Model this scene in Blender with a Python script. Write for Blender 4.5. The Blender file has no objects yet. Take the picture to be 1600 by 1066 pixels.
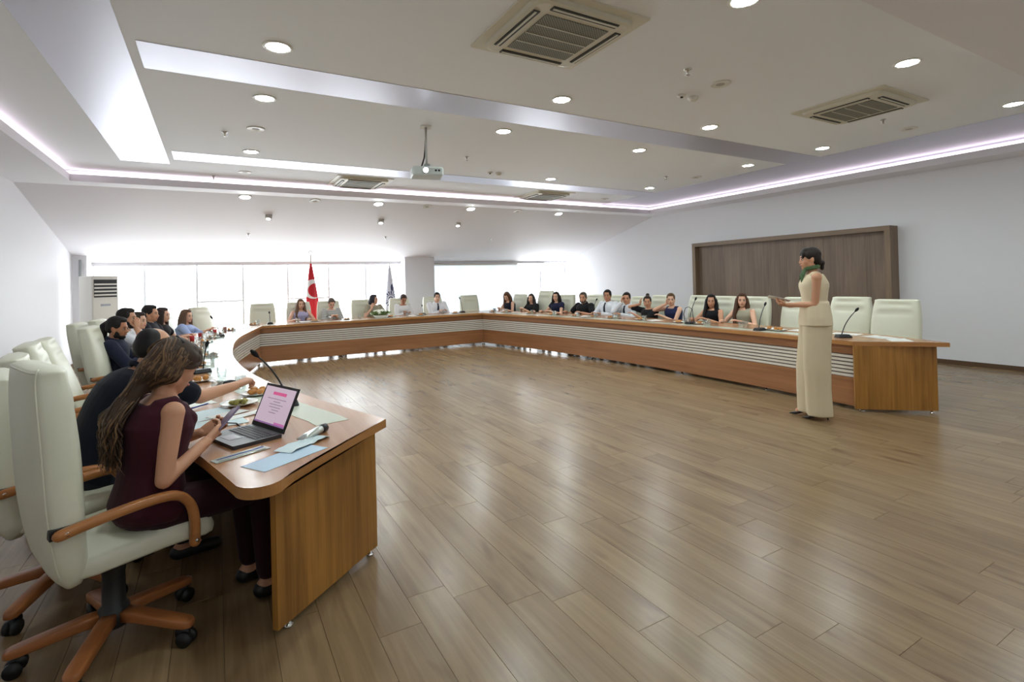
import bpy, bmesh, math, random
import numpy as np
from mathutils import Vector, Matrix
random.seed(7)
S = bpy.context.scene
COL = S.collection
rad = math.radians

# ------------------------------------------------------------------ camera
def make_camera():
    yaw, pitch, roll = rad(29.866), rad(.442), rad(-1.465)
    f = Vector((math.sin(yaw)*math.cos(pitch), math.cos(yaw)*math.cos(pitch), math.sin(pitch)))
    r = Vector((math.cos(yaw), -math.sin(yaw), 0)); u = r.cross(f)
    r2 = r*math.cos(roll)+u*math.sin(roll); u2 = -r*math.sin(roll)+u*math.cos(roll)
    cd = bpy.data.cameras.new('camera'); cam = bpy.data.objects.new('camera', cd); COL.objects.link(cam)
    cam.matrix_world = Matrix(((r2.x, u2.x, -f.x, 0), (r2.y, u2.y, -f.y, 0), (r2.z, u2.z, -f.z, 1.5), (0, 0, 0, 1)))
    cd.sensor_fit = 'HORIZONTAL'; cd.sensor_width = 36; cd.lens = 806.13/1600*36
    cd.shift_y = -(533-432.32)/1600; cd.clip_start = .05
    S.camera = cam
make_camera()

# ------------------------------------------------------------------ world, exposure
WORLD_STRENGTH = 7.4
LAMP = 190.0
w = bpy.data.worlds.new('world'); S.world = w; w.use_nodes = True
bg = w.node_tree.nodes['Background']; bg.inputs[0].default_value = (.93, .965, 1, 1); bg.inputs[1].default_value = WORLD_STRENGTH
S.view_settings.view_transform = 'Standard'; S.view_settings.look = 'None'
S.view_settings.gamma = 1; S.view_settings.use_curve_mapping = False
S.view_settings.exposure = 0.36

# ------------------------------------------------------------------ materials
MATS = {}
def srgb(r, g, b):
    return tuple(((c/255)/12.92 if c/255 <= .04045 else ((c/255+.055)/1.055)**2.4) for c in (r, g, b))+(1,)
class NT:
    def __init__(s, m): s.t = m.node_tree; s.n = s.t.nodes; s.l = s.t.links; s.p = s.n['Principled BSDF']; s.out = s.n['Material Output']
    def node(s, typ, **kw):
        n = s.n.new(typ)
        for k, v in kw.items():
            if k.startswith('i_'):
                key = k[2:]; key = int(key) if key.isdigit() else key.replace('_', ' ')
                n.inputs[key].default_value = v
            else: setattr(n, k, v)
        return n
    def link(s, a, b): s.l.new(a, b)
    def math(s, op, a, b=None, c=None):
        n = s.n.new('ShaderNodeMath'); n.operation = op
        for i, v in enumerate((a, b, c)):
            if v is None: continue
            if isinstance(v, (int, float)): n.inputs[i].default_value = v
            else: s.l.new(v, n.inputs[i])
        return n.outputs[0]
    def mix(s, fac, a, b):
        n = s.n.new('ShaderNodeMix'); n.data_type = 'RGBA'
        for sock, v in ((n.inputs[0], fac), (n.inputs[6], a), (n.inputs[7], b)):
            if isinstance(v, (int, float, tuple)): sock.default_value = v
            else: s.l.new(v, sock)
        return n.outputs[2]
def mat(name, col=(.8, .8, .8, 1), rough=.5, metal=0, spec=.5, emit=None, estr=0, bump=0, bscale=200, var=0, vscale=8, trans=0, sheen=0, sss=0):
    if name in MATS: return MATS[name]
    m = bpy.data.materials.new(name); m.use_nodes = True; MATS[name] = m
    k = NT(m); p = k.p
    p.inputs['Base Color'].default_value = col; p.inputs['Roughness'].default_value = rough
    p.inputs['Metallic'].default_value = metal; p.inputs['Specular IOR Level'].default_value = spec
    if trans: p.inputs['Transmission Weight'].default_value = trans
    if sheen: p.inputs['Sheen Weight'].default_value = sheen
    if sss: p.inputs['Subsurface Weight'].default_value = sss; p.inputs['Subsurface Radius'].default_value = (.012, .005, .003); p.inputs['Subsurface Scale'].default_value = 1
    if emit: p.inputs['Emission Color'].default_value = emit; p.inputs['Emission Strength'].default_value = estr
    tc = k.node('ShaderNodeTexCoord')
    if var:
        nz = k.node('ShaderNodeTexNoise', i_Scale=vscale, i_Detail=4.0); k.link(tc.outputs['Object'], nz.inputs['Vector'])
        d = tuple(c*(1-var) for c in col[:3])+(1,); l = tuple(min(1, c*(1+var)) for c in col[:3])+(1,)
        k.link(k.mix(nz.outputs['Fac'], d, l), p.inputs['Base Color'])
    if bump:
        nz = k.node('ShaderNodeTexNoise', i_Scale=bscale, i_Detail=3.0); k.link(tc.outputs['Object'], nz.inputs['Vector'])
        b = k.node('ShaderNodeBump', i_Strength=bump, i_Distance=.002); k.link(nz.outputs['Fac'], b.inputs['Height']); k.link(b.outputs[0], p.inputs['Normal'])
    return m
def wood(name, dark, light, axis='Z', scale=1.0, rough=.35, contrast=1.0, rand=False, coat=0, world=False, fine=38.0, knots=False):
    """streaky wood grain running along the given object axis"""
    if name in MATS: return MATS[name]
    m = bpy.data.materials.new(name); m.use_nodes = True; MATS[name] = m; k = NT(m); p = k.p
    if world: vec = k.node('ShaderNodeNewGeometry').outputs['Position']
    else: vec = k.node('ShaderNodeTexCoord').outputs['Object']
    off = k.node('ShaderNodeVectorMath', operation='ADD'); k.link(vec, off.inputs[0])
    rnd = None
    if rand:
        oi = k.node('ShaderNodeObjectInfo'); ge = k.node('ShaderNodeNewGeometry')
        rnd = k.math('FRACT', k.math('ADD', k.math('MULTIPLY', oi.outputs['Random'], 7.31), k.math('MULTIPLY', ge.outputs['Random Per Island'], 5.17)))
        cx = k.node('ShaderNodeCombineXYZ'); k.link(k.math('MULTIPLY', rnd, 37.), cx.inputs[0]); k.link(k.math('MULTIPLY', rnd, 91.), cx.inputs[1]); k.link(k.math('MULTIPLY', rnd, 53.), cx.inputs[2])
        k.link(cx.outputs[0], off.inputs[1])
    mp = k.node('ShaderNodeMapping'); k.link(off.outputs[0], mp.inputs['Vector'])
    sc = {'H': (1.1, 1.1, fine), 'X': (1.1, fine, fine), 'Y': (fine, 1.1, fine), 'Z': (fine, fine, 1.1)}[axis]
    mp.inputs['Scale'].default_value = tuple(c*scale for c in sc)
    n1 = k.node('ShaderNodeTexNoise', i_Scale=1.0, i_Detail=6.0, i_Roughness=.62, i_Distortion=.35); k.link(mp.outputs[0], n1.inputs['Vector'])
    mp2 = k.node('ShaderNodeMapping'); k.link(off.outputs[0], mp2.inputs['Vector'])
    sc2 = {'H': (.9, .9, 6), 'X': (.9, 6, 6), 'Y': (6, .9, 6), 'Z': (6, 6, .9)}[axis]; mp2.inputs['Scale'].default_value = tuple(c*scale for c in sc2)
    n2 = k.node('ShaderNodeTexNoise', i_Scale=1.0, i_Detail=3.0, i_Distortion=.8); k.link(mp2.outputs[0], n2.inputs['Vector'])
    g = k.math('ADD', k.math('MULTIPLY', n1.outputs['Fac'], .6), k.math('MULTIPLY', n2.outputs['Fac'], .5))
    g = k.math('ADD', k.math('MULTIPLY', k.math('SUBTRACT', g, .55), 2.6*contrast), .5)
    if rnd is not None: g = k.math('ADD', g, k.math('MULTIPLY', k.math('SUBTRACT', rnd, .5), .22))
    if knots:
        mk = k.node('ShaderNodeMapping'); k.link(off.outputs[0], mk.inputs['Vector']); mk.inputs['Scale'].default_value = (9, 1.7, 9)
        nk_ = k.node('ShaderNodeTexNoise', i_Scale=1.0, i_Detail=2.0, i_Distortion=.5); k.link(mk.outputs[0], nk_.inputs['Vector'])
        mr = k.node('ShaderNodeMapRange'); mr.inputs[1].default_value = .60; mr.inputs[2].default_value = .78; k.link(nk_.outputs['Fac'], mr.inputs[0])
        g = k.math('SUBTRACT', g, k.math('MULTIPLY', mr.outputs[0], .45))
    cl = k.node('ShaderNodeClamp'); k.link(g, cl.inputs[0])
    k.link(k.mix(cl.outputs[0], dark, light), p.inputs['Base Color'])
    p.inputs['Roughness'].default_value = rough
    if coat: p.inputs['Coat Weight'].default_value = coat; p.inputs['Coat Roughness'].default_value = .12
    b = k.node('ShaderNodeBump', i_Strength=.12, i_Distance=.002); k.link(n1.outputs['Fac'], b.inputs['Height']); k.link(b.outputs[0], p.inputs['Normal'])
    return m
def thin_glass(name, tint=(.95, .98, .97, 1), refl=.12):
    if name in MATS: return MATS[name]
    m = bpy.data.materials.new(name); m.use_nodes = True; MATS[name] = m; k = NT(m); k.n.remove(k.p)
    tr = k.node('ShaderNodeBsdfTransparent'); tr.inputs[0].default_value = tint
    gl = k.node('ShaderNodeBsdfGlossy'); gl.inputs['Roughness'].default_value = .03
    lw = k.node('ShaderNodeLayerWeight', i_Blend=.25)
    fac = k.math('ADD', k.math('MULTIPLY', lw.outputs['Facing'], .5), refl*.4)
    mx = k.node('ShaderNodeMixShader'); k.link(fac, mx.inputs[0]); k.link(tr.outputs[0], mx.inputs[1]); k.link(gl.outputs[0], mx.inputs[2]); k.link(mx.outputs[0], k.out.inputs[0])
    return m

white_wall = mat('wall_paint', srgb(233, 232, 236), .62, bump=.05, bscale=90)
ceil_paint = mat('ceiling_paint', srgb(244, 247, 251), .7, bump=.04, bscale=90)
soffit_paint = mat('soffit_paint', srgb(238, 236, 240), .65)
panel_gloss = mat('satin_aluminium_panel', srgb(206, 206, 218), .36, metal=.7)
white_plastic = mat('white_plastic', srgb(228, 226, 218), .4)
cream_plastic = mat('cream_plastic', srgb(216, 212, 194), .45)
black_plastic = mat('black_plastic', srgb(26, 26, 28), .45)
dark_grille = mat('dark_grille', srgb(88, 88, 80), .7)
chrome = mat('chrome', srgb(210, 210, 210), .18, metal=1)
alu = mat('window_aluminium', srgb(236, 240, 246), .4)
leather = mat('cream_leather', srgb(224, 223, 203), .42, bump=.12, bscale=260, var=.03, vscale=5)
arm_wood = wood('chair_arm_wood', srgb(150, 92, 48), srgb(196, 132, 76), 'X', 1.2, .3, .7)
leg_wood = wood('chair_leg_wood', srgb(138, 80, 42), srgb(182, 116, 66), 'X', 1.2, .32, .7)
floor_mat = wood('oak_laminate', srgb(108, 84, 58), srgb(160, 135, 101), 'Y', 1.0, .27, .55, rand=True, world=True, fine=30., knots=True)
floor_gap = mat('floor_joint', srgb(70, 54, 40), .7)
end_wood = wood('zebrano_vertical', srgb(124, 80, 28), srgb(186, 132, 60), 'Z', 1.0, .3, 1.0)
front_wood = wood('walnut_front', srgb(132, 86, 54), srgb(182, 128, 86), 'H', .8, .3, .7, world=True)
top_wood = wood('desk_top_wood', srgb(150, 104, 70), srgb(190, 142, 104), 'Y', .8, .24, .6, world=True)
edge_wood = wood('desk_edge_wood', srgb(164, 108, 56), srgb(200, 146, 88), 'H', .8, .3, .6, world=True)
slat_white = mat('slat_white', srgb(226, 218, 206), .35)
slat_back = mat('slat_recess', srgb(104, 84, 70), .6)
inlay = mat('frosted_glass_inlay', srgb(214, 220, 204), .12)
wall_wood = wood('walnut_wall_board', srgb(96, 78, 64), srgb(142, 120, 102), 'Z', .8, .45, .8, rand=True)
wall_wood_frame = wood('walnut_wall_frame', srgb(104, 84, 66), srgb(148, 124, 100), 'Y', .8, .45, .7)
wall_wood_frame_v = wood('walnut_wall_frame_vertical', srgb(104, 84, 66), srgb(148, 124, 100), 'Z', .8, .45, .7)
brown_base = mat('baseboard_brown', srgb(96, 70, 50), .5)
glass_window = thin_glass('window_glass', (.97, .985, .985, 1), .1)
glass_clear = thin_glass('tumbler_glass', (.93, .96, .96, 1), .35)
lamp_mat = mat('downlight_diffuser', (1, 1, 1, 1), .5, emit=(.88, 1, 1, 1), estr=LAMP)
led_mat = mat('led_strip_light', (1, .9, .95, 1), .5, emit=(1, .86, .96, 1), estr=2.4)
paper_white = mat('paper_white', srgb(232, 232, 228), .6)
paper_blue = mat('paper_pale_blue', srgb(206, 222, 226), .55)
china = mat('white_china', srgb(236, 234, 228), .2)
pastry = mat('golden_pastry', srgb(190, 128, 60), .6, bump=.4, bscale=60, var=.3, vscale=40)
salad = mat('green_salad', srgb(150, 140, 66), .6, bump=.4, bscale=60, var=.4, vscale=60)
red_plastic = mat('red_drink', srgb(176, 40, 40), .35)

# ------------------------------------------------------------------ geometry helpers
class G:
    """collects closed shells; build() links them as one mesh object"""
    def __init__(s): s.v = []; s.f = []; s.m = []; s.cur = 0
    def add(s, v, f):
        o = len(s.v); s.v += [tuple(map(float, p)) for p in v]; s.f += [tuple(i+o for i in q) for q in f]; s.m += [s.cur]*len(f); return s
    def box(s, x0, x1, y0, y1, z0, z1):
        return s.add([(x0, y0, z0), (x1, y0, z0), (x1, y1, z0), (x0, y1, z0), (x0, y0, z1), (x1, y0, z1), (x1, y1, z1), (x0, y1, z1)],
                     [(0, 3, 2, 1), (4, 5, 6, 7), (0, 1, 5, 4), (1, 2, 6, 5), (2, 3, 7, 6), (3, 0, 4, 7)])
    def loft(s, rings, closed=False):
        n = len(rings[0]); v = [p for r in rings for p in r]; f = []
        m = len(rings)
        for i in range(m if closed else m-1):
            a, b = i*n, ((i+1) % m)*n
            for j in range(n): f.append((a+j, a+(j+1) % n, b+(j+1) % n, b+j))
        if not closed:
            f.append(tuple(range(n-1, -1, -1))); f.append(tuple(range((m-1)*n, m*n)))
        return s.add(v, f)
    def prism(s, poly, z0, z1):
        n = len(poly); a = sum(poly[i][0]*poly[(i+1) % n][1]-poly[(i+1) % n][0]*poly[i][1] for i in range(n))
        if a < 0: poly = poly[::-1]
        return s.add([(x, y, z0) for x, y in poly]+[(x, y, z1) for x, y in poly],
                     [tuple(range(n-1, -1, -1)), tuple(range(n, 2*n))]+[(i, (i+1) % n, n+(i+1) % n, n+i) for i in range(n)])
    def lathe(s, prof, n=20, c=(0, 0, 0)):
        v = []; f = []
        for r, z in prof:
            for i in range(n): t = 2*math.pi*i/n; v.append((c[0]+r*math.cos(t), c[1]+r*math.sin(t), c[2]+z))
        for k in range(len(prof)-1):
            for i in range(n): f.append((k*n+i, k*n+(i+1) % n, (k+1)*n+(i+1) % n, (k+1)*n+i))
        f.append(tuple(range(n-1, -1, -1))); f.append(tuple(range((len(prof)-1)*n, len(prof)*n)))
        return s.add(v, f)
    def ell(s, c, r, R=None, nu=14, nv=9):
        c = Vector(c); v = []; f = []
        def P(x, y, z):
            q = Vector((x*r[0], y*r[1], z*r[2]));
            if R is not None: q = R @ q
            return tuple(c+q)
        v.append(P(0, 0, -1))
        for j in range(1, nv):
            ph = -math.pi/2+math.pi*j/nv
            for i in range(nu): t = 2*math.pi*i/nu; v.append(P(math.cos(ph)*math.cos(t), math.cos(ph)*math.sin(t), math.sin(ph)))
        v.append(P(0, 0, 1)); L = len(v)-1
        for i in range(nu): f.append((0, 1+(i+1) % nu, 1+i))
        for j in range(nv-2):
            for i in range(nu): a = 1+j*nu; f.append((a+i, a+(i+1) % nu, a+nu+(i+1) % nu, a+nu+i))
        for i in range(nu): a = 1+(nv-2)*nu; f.append((a+i, a+(i+1) % nu, L))
        return s.add(v, f)
    def tube(s, pts, radii, n=8, flat=1.0, up=(0, 0, 1), e=2.0, round_ends=False):
        """swept superellipse; radii number or list; flat scales the second axis"""
        pts = [Vector(p) for p in pts]; m = len(pts)
        if isinstance(radii, (int, float)): radii = [radii]*m
        radii = list(radii)
        if round_ends:
            d0 = (pts[0]-pts[1]).normalized(); d1 = (pts[-1]-pts[-2]).normalized(); a, b = radii[0], radii[-1]
            pts = [pts[0]+d0*a, pts[0]+d0*a*.8, pts[0]+d0*a*.4]+pts+[pts[-1]+d1*b*.4, pts[-1]+d1*b*.8, pts[-1]+d1*b]
            radii = [a*.12, a*.6, a*.92]+radii+[b*.92, b*.6, b*.12]; m = len(pts)
        rings = []; pu = Vector(up)
        for i in range(m):
            t = (pts[min(i+1, m-1)]-pts[max(i-1, 0)]).normalized()
            if abs(t.dot(pu)) > .96: pu = Vector((1, 0, 0)) if abs(t.x) < .9 else Vector((0, 1, 0))
            a = pu.cross(t).normalized(); b = t.cross(a).normalized(); pu = b
            ring = []
            for k in range(n):
                q = 2*math.pi*k/n; c_, s_ = math.cos(q), math.sin(q)
                c_ = math.copysign(abs(c_)**(2/e), c_); s_ = math.copysign(abs(s_)**(2/e), s_)
                ring.append(tuple(pts[i]+a*c_*radii[i]+b*s_*radii[i]*flat))
            rings.append(ring)
        return s.loft(rings)
    def cap(s, p0, r0, p1, r1, n=12):
        p0, p1 = Vector(p0), Vector(p1); return s.tube([p0, p0.lerp(p1, .33), p0.lerp(p1, .67), p1], [r0, r0*.67+r1*.33, r0*.33+r1*.67, r1], n, round_ends=True)
    def mesh(s, name, mats, smooth=False):
        me = bpy.data.meshes.new(name); me.from_pydata(s.v, [], s.f)
        for m in (mats if isinstance(mats, (list, tuple)) else [mats]): me.materials.append(m)
        me.polygons.foreach_set('material_index', s.m)
        if smooth: me.polygons.foreach_set('use_smooth', [True]*len(me.polygons))
        me.update(); return me
    def build(s, name, mats, parent=None, smooth=False, loc=None, bevel=0):
        o = bpy.data.objects.new(name, s.mesh(name, mats, smooth)); COL.objects.link(o)
        if parent is not None: o.parent = parent
        if loc is not None: o.location = loc
        if bevel:
            b = o.modifiers.new('bevel', 'BEVEL'); b.width = bevel; b.segments = 2; b.limit_method = 'ANGLE'; b.angle_limit = rad(40)
        return o
def smooth_by_angle(o, deg=40):
    o.data.polygons.foreach_set('use_smooth', [True]*len(o.data.polygons))
    b = bmesh.new(); b.from_mesh(o.data)
    for e in b.edges:
        if len(e.link_faces) == 2 and e.calc_face_angle(0) > rad(deg): e.smooth = False
    b.to_mesh(o.data); b.free(); return o
def tag(o, label=None, cat=None, group=None, kind=None):
    if label: o['label'] = label
    if cat: o['category'] = cat
    if group: o['group'] = group
    if kind: o['kind'] = kind
    return o
def empty(name, label=None, cat=None, loc=(0, 0, 0), rz=0, group=None, kind=None):
    o = bpy.data.objects.new(name, None); COL.objects.link(o); o.location = loc; o.rotation_euler = (0, 0, rz); o.empty_display_size = .1
    return tag(o, label, cat, group, kind)
KIDS = {}
def tree_copy(o, parent=None):
    c = o.copy(); COL.objects.link(c); c.parent = parent
    for ch in [x for x in bpy.data.objects if x.parent == o] if o.name not in KIDS else KIDS[o.name]: tree_copy(ch, c)
    return c
def index_tree(o):
    KIDS[o.name] = [x for x in COL.objects if x.parent == o]
    for ch in KIDS[o.name]: index_tree(ch)
ORD = ['first', 'second', 'third', 'fourth', 'fifth', 'sixth', 'seventh', 'eighth', 'ninth', 'tenth']
def arc_spline(P, n=10):
    P = [np.array(p, float) for p in P]; out = []
    for i in range(len(P)-1):
        a = P[i-1] if i else 2*P[0]-P[1]; b, c = P[i], P[i+1]; d = P[i+2] if i+2 < len(P) else 2*P[-1]-P[-2]
        for k in range(n):
            t = k/n; out.append(.5*((2*b)+(-a+c)*t+(2*a-5*b+4*c-d)*t*t+(-a+3*b-3*c+d)*t**3))
    out.append(P[-1]); return np.array(out)
# ------------------------------------------------------------------ the room
XL, XR, YF, YB = -2.5, 10.07, -2.2, 14.0
ZC, ZS, ZL = 3.28, 3.10, 3.205           # tray ceiling, soffit underside, top of the cove lip
def struct(name, g, m, parent=None, **kw):
    o = g.build(name, m, parent, **kw)
    if parent is None: tag(o, kind='structure')
    return o
# floor: slab with separate laminate planks along y
floor = struct('floor', G().box(XL, XR, YF, YB+.2, -.12, -.012), floor_gap)
PW, PL, X0 = .19, 1.18, .762
jy = {0: 2.41, 1: 2.295, 2: 2.115, 3: 2.02, 4: 1.658, 5: 1.505, 6: 1.375, 7: 1.245}
cam_xy = Vector((0, 0))
planks = []
i0 = math.floor((XL-X0)/PW); i1 = math.ceil((XR-X0)/PW)
rg = random.Random(3)
for i in range(i0, i1):
    j = jy.get(i, rg.uniform(0, PL)); y = j-PL*math.ceil((j-YF)/PL)
    xa, xb = max(XL, X0+i*PW), min(XR, X0+(i+1)*PW)
    if xb-xa < .01: continue
    while y < YB+.1:
        ya, yb = max(y, YF), min(y+PL, YB+.15); y += PL
        if yb-ya < .02: continue
        planks.append((xa, xb, ya, yb))
def in_view(p):
    cx, cy = (p[0]+p[1])/2, (p[2]+p[3])/2
    d = cx*math.sin(rad(29.866))+cy*math.cos(rad(29.866)); r = cx*math.cos(rad(29.866))-cy*math.sin(rad(29.866))
    if d < 1.2: return 0
    px, py = 800+806*r/d, 432+806*1.5/d
    if not (-60 < px < 1660 and py < 1120): return 0
    if cx < -.3 and cy > 2.5: return 0
    return 1/d**2
planks.sort(key=in_view, reverse=True)
ge = .0009
full = G().box(ge, PW-ge, ge, PL-ge, -.012, 0).mesh('plank', floor_mat)
for p in planks[:300]:
    w_, l_ = p[1]-p[0], p[3]-p[2]
    if abs(w_-PW) < 1e-4 and abs(l_-PL) < 1e-4: o = bpy.data.objects.new('plank', full); COL.objects.link(o); o.parent = floor
    else: o = G().box(ge, w_-ge, ge, l_-ge, -.012, 0).build('plank', floor_mat, floor)
    o.location = (p[0], p[2], 0)
g = G()
for p in planks[300:]: g.box(p[0]+ge, p[1]-ge, p[2]+ge, p[3]-ge, -.012, 0)
tag(g.build('planks', floor_mat, floor), kind='stuff')
# walls
T = .15
struct('wall_right', G().box(XR, XR+T, YF, YB+T, -.12, ZC+.2), white_wall)
struct('wall_left', G().box(XL-T, XL, YF, YB+T, -.12, ZC+.2), white_wall)
struct('wall_front', G().box(XL-T, XR+T, YF-T, YF, -.12, ZC+.2), white_wall)
bb = struct('baseboard_right', G().box(XR-.015, XR, YF, YB, 0, .07), brown_base)
struct('baseboard_left', G().box(XL, XL+.015, YF, YB, 0, .07), brown_base)
# ceiling with its soffit, cove lights and satin panels
ceiling = struct('ceiling', G().box(XL, XR, YF, 10.2, ZC, ZC+.12), ceil_paint)
LX0, LX1, LY0, LY1 = -1.795, 9.57, 1.583, 9.58
for nm, b in (('soffit', (XL, LX0, YF, 9.95)), ('soffit', (LX1, XR, YF, 9.95)), ('soffit', (LX0, LX1, YF, LY0)), ('soffit', (LX0, LX1, LY1, 9.95))):
    G().box(*b, ZS, ZL).build(nm, soffit_paint, ceiling)
for b in ((LX0-.06, LX0-.05, LY0, LY1+.05), (LX1+.05, LX1+.06, LY0, LY1+.05), (LX0-.05, LX1+.05, LY1+.05, LY1+.06)):
    G().box(*b, ZL+.004, ZL+.048).build('led_strip', led_mat, ceiling)
SL = .2536
sy1 = 13.9; sz1 = ZS-SL*(sy1-9.95)
G().add([(XL, 9.95, ZS), (XR, 9.95, ZS), (XR, sy1, sz1), (XL, sy1, sz1), (XL, 9.95, ZC+.1), (XR, 9.95, ZC+.1), (XR, sy1, sz1+.3), (XL, sy1, sz1+.3)],
        [(0, 1, 2, 3), (7, 6, 5, 4), (0, 4, 5, 1), (1, 5, 6, 2), (2, 6, 7, 3), (3, 7, 4, 0)]).build('sloped_ceiling', soffit_paint, ceiling)
for b in ((-1.095, -.532, LY0-.1, 8.72), (-.465, 8.08, 4.48, 5.01), (-.465, 8.08, 7.9, 8.4), (8.085, 9.66, LY0-.1, LY1+.1)):
    G().box(*b, ZC-.004, ZC+.01).build('satin_panel', panel_gloss, ceiling)
# back wall: lintel, sill, columns, and the window bays between them
wb = struct('wall_back', G().box(XL, XR, sy1, YB+T, sz1-.02, sz1+.35), white_wall)
SILL = .30
G().box(XL, XR, YB-.05, YB+T, 0, SILL).build('sill_wall', white_wall, wb)
G().box(4.43, 5.27, 13.5, YB+T, 0, ZS-SL*(13.5-9.95)+.05).build('column', white_wall, wb)
G().box(XL, -2.27, 13.4, YB+T, 0, ZS-SL*(13.4-9.95)+.05).build('column', white_wall, wb)
G().box(-2.27, 4.43, YB-.1, YB-.05, 2.03, sz1-.02).build('pelmet', white_wall, wb)
G().box(5.27, 9.2, YB-.1, YB-.05, 2.03, sz1-.02).build('pelmet', white_wall, wb)
bays = [(-2.27, -1.372, 0), (-1.372, -.378, 0), (-.378, .569, 1), (.569, 1.565, 0), (1.565, 2.547, 1), (2.547, 3.5, 0), (3.5, 4.43, 0),
        (5.27, 6.24, 0), (6.24, 7.2, 0), (7.2, 8.174, 0), (8.174, 9.1, 0), (9.1, XR, 0)]
FR = .022
for n, (xa, xb, tr) in enumerate(bays):
    g = G(); z0, z1, ya, yb = SILL, sz1-.02, YB, YB+.06
    g.box(xa, xa+FR, ya, yb, z0, z1).box(xb-FR, xb, ya, yb, z0, z1).box(xa+FR, xb-FR, ya, yb, z0, z0+FR).box(xa+FR, xb-FR, ya, yb, z1-FR, z1)
    if tr: g.box(xa+FR, xb-FR, ya, yb, 1.165, 1.205)
    wn = struct('window_%d' % (n+1), g, alu)
    for (za, zb) in (((z0+FR, 1.165), (1.205, z1-FR)) if tr else ((z0+FR, z1-FR),)):
        G().box(xa+FR, xb-FR, ya+.025, ya+.031, za, zb).build('pane', glass_window, wn)
# daylight portals in the window openings
for (xa, xb) in ((-2.27, 4.43), (5.27, XR)):
    ld = bpy.data.lights.new('window_portal', 'AREA'); ld.shape = 'RECTANGLE'; ld.size = xb-xa; ld.size_y = sz1-SILL; ld.cycles.is_portal = True
    lo = bpy.data.objects.new('window_portal', ld); COL.objects.link(lo); lo.location = ((xa+xb)/2, YB+.12, (sz1+SILL)/2); lo.rotation_euler = (rad(-90), 0, 0)
# roller blind drawn over the right-hand windows
blind_mat = mat('blind_fabric', srgb(236, 238, 240), .8)
k = NT(blind_mat); tl = k.node('ShaderNodeBsdfTranslucent'); tl.inputs[0].default_value = (.8, .84, .86, 1)
mx = k.node('ShaderNodeMixShader', i_0=.4); k.link(k.p.outputs[0], mx.inputs[1]); k.link(tl.outputs[0], mx.inputs[2]); k.link(mx.outputs[0], k.out.inputs[0])
rb = empty('roller_blind', 'pale translucent roller blind drawn over windows right of the column', 'blind', (6.72, YB-.12, 0))
G().box(-1.42, 1.44, -.004, .0, .35, 2.0).build('blind_cloth', blind_mat, rb)
G().tube([(-1.43, 0, 2.01), (1.45, 0, 2.01)], .03, 12).build('roller_tube', white_plastic, rb, smooth=True)
G().box(-1.42, 1.44, -.012, .008, .33, .36).build('bottom_bar', alu, rb)

# walnut panelling on the right wall
wp = empty('wall_panelling', 'brown walnut panelling with deep boxed frame on right wall', 'wall panel', (0, 0, 0))
PX, PY0, PY1, PZ = 9.80, 4.33, 8.47, 2.265
G().box(PX, XR, PY0, PY1, PZ-.085, PZ).build('frame_top', wall_wood_frame, wp)
G().box(PX, XR, PY0, PY0+.085, 0, PZ-.085).build('frame_side', wall_wood_frame_v, wp)
G().box(PX, XR, PY1-.085, PY1, 0, PZ-.085).build('frame_side', wall_wood_frame_v, wp)
nb = 11; bw = (PY1-PY0-.17)/nb
for i in range(nb):
    G().box(9.93, XR, PY0+.085+i*bw+.0012, PY0+.085+(i+1)*bw-.0012, 0, PZ-.085).build('board', wall_wood, wp)

# ------------------------------------------------------------------ the conference table
TOPZ, TTH, TW = .75, .045, .88
inL = arc_spline([(.804, 2.844), (.526, 3.777), (.302, 4.766), (.181, 5.837), (.160, 7.06), (.295, 8.80), (.76, 11.0)])
inB = np.array([(.76+(5.46-.76)*t, 11.0) for t in np.linspace(0, 1, 13)])
inR = arc_spline([(5.46, 11.0), (5.83, 8.75), (6.05, 6.4), (6.06, 4.5), (5.93, 3.0)])
def normals(P):
    t = np.gradient(P, axis=0); t /= np.linalg.norm(t, axis=1)[:, None]; return np.stack([-t[:, 1], t[:, 0]], 1)
def offp(P, d): return P+normals(P)*d
table = empty('conference_table', 'large horseshoe conference table with walnut fronts and white slat bands', 'table', (3.1, 7, 0))
def tpart(g, name, m, parent=None, smooth=False):
    o = g.build(name, m, parent or table, smooth)
    if parent is None: o.location = (-3.1, -7, 0)
    return o
def band(g, inner, outer, z0, z1):
    """solid strip between two polylines"""
    n = len(inner); v = []; f = []
    for p in inner: v += [(p[0], p[1], z0), (p[0], p[1], z1)]
    for p in outer: v += [(p[0], p[1], z0), (p[0], p[1], z1)]
    o = 2*n
    for i in range(n-1):
        a, b = 2*i, 2*i+2
        f += [(a+1, b+1, o+b+1, o+a+1), (a, o+a, o+b, b), (a, b, b+1, a+1), (o+a, o+a+1, o+b+1, o+b)]
    e = 2*(n-1); f += [(0, 1, o+1, o), (e, o+e, o+e+1, e+1)]
    g.add(v, f)
def top_from(inner, outer, name='worktop'):
    g = G(); band(g, inner, outer, TOPZ-TTH, TOPZ)
    g.m = []
    for q in g.f:
        zs = [g.v[i][2] for i in q]; g.m.append(0 if min(zs) > TOPZ-.001 else 1)
    return tpart(g, name, [top_wood, edge_wood])
oL = offp(inL, TW); oL[-1] = (.05, 11.88); oL[-2] = oL[-3]*.5+oL[-1]*.5
oR = offp(inR, TW); oR[0] = (6.21, 11.88); oR[1] = oR[0]*.5+oR[2]*.5
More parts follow.
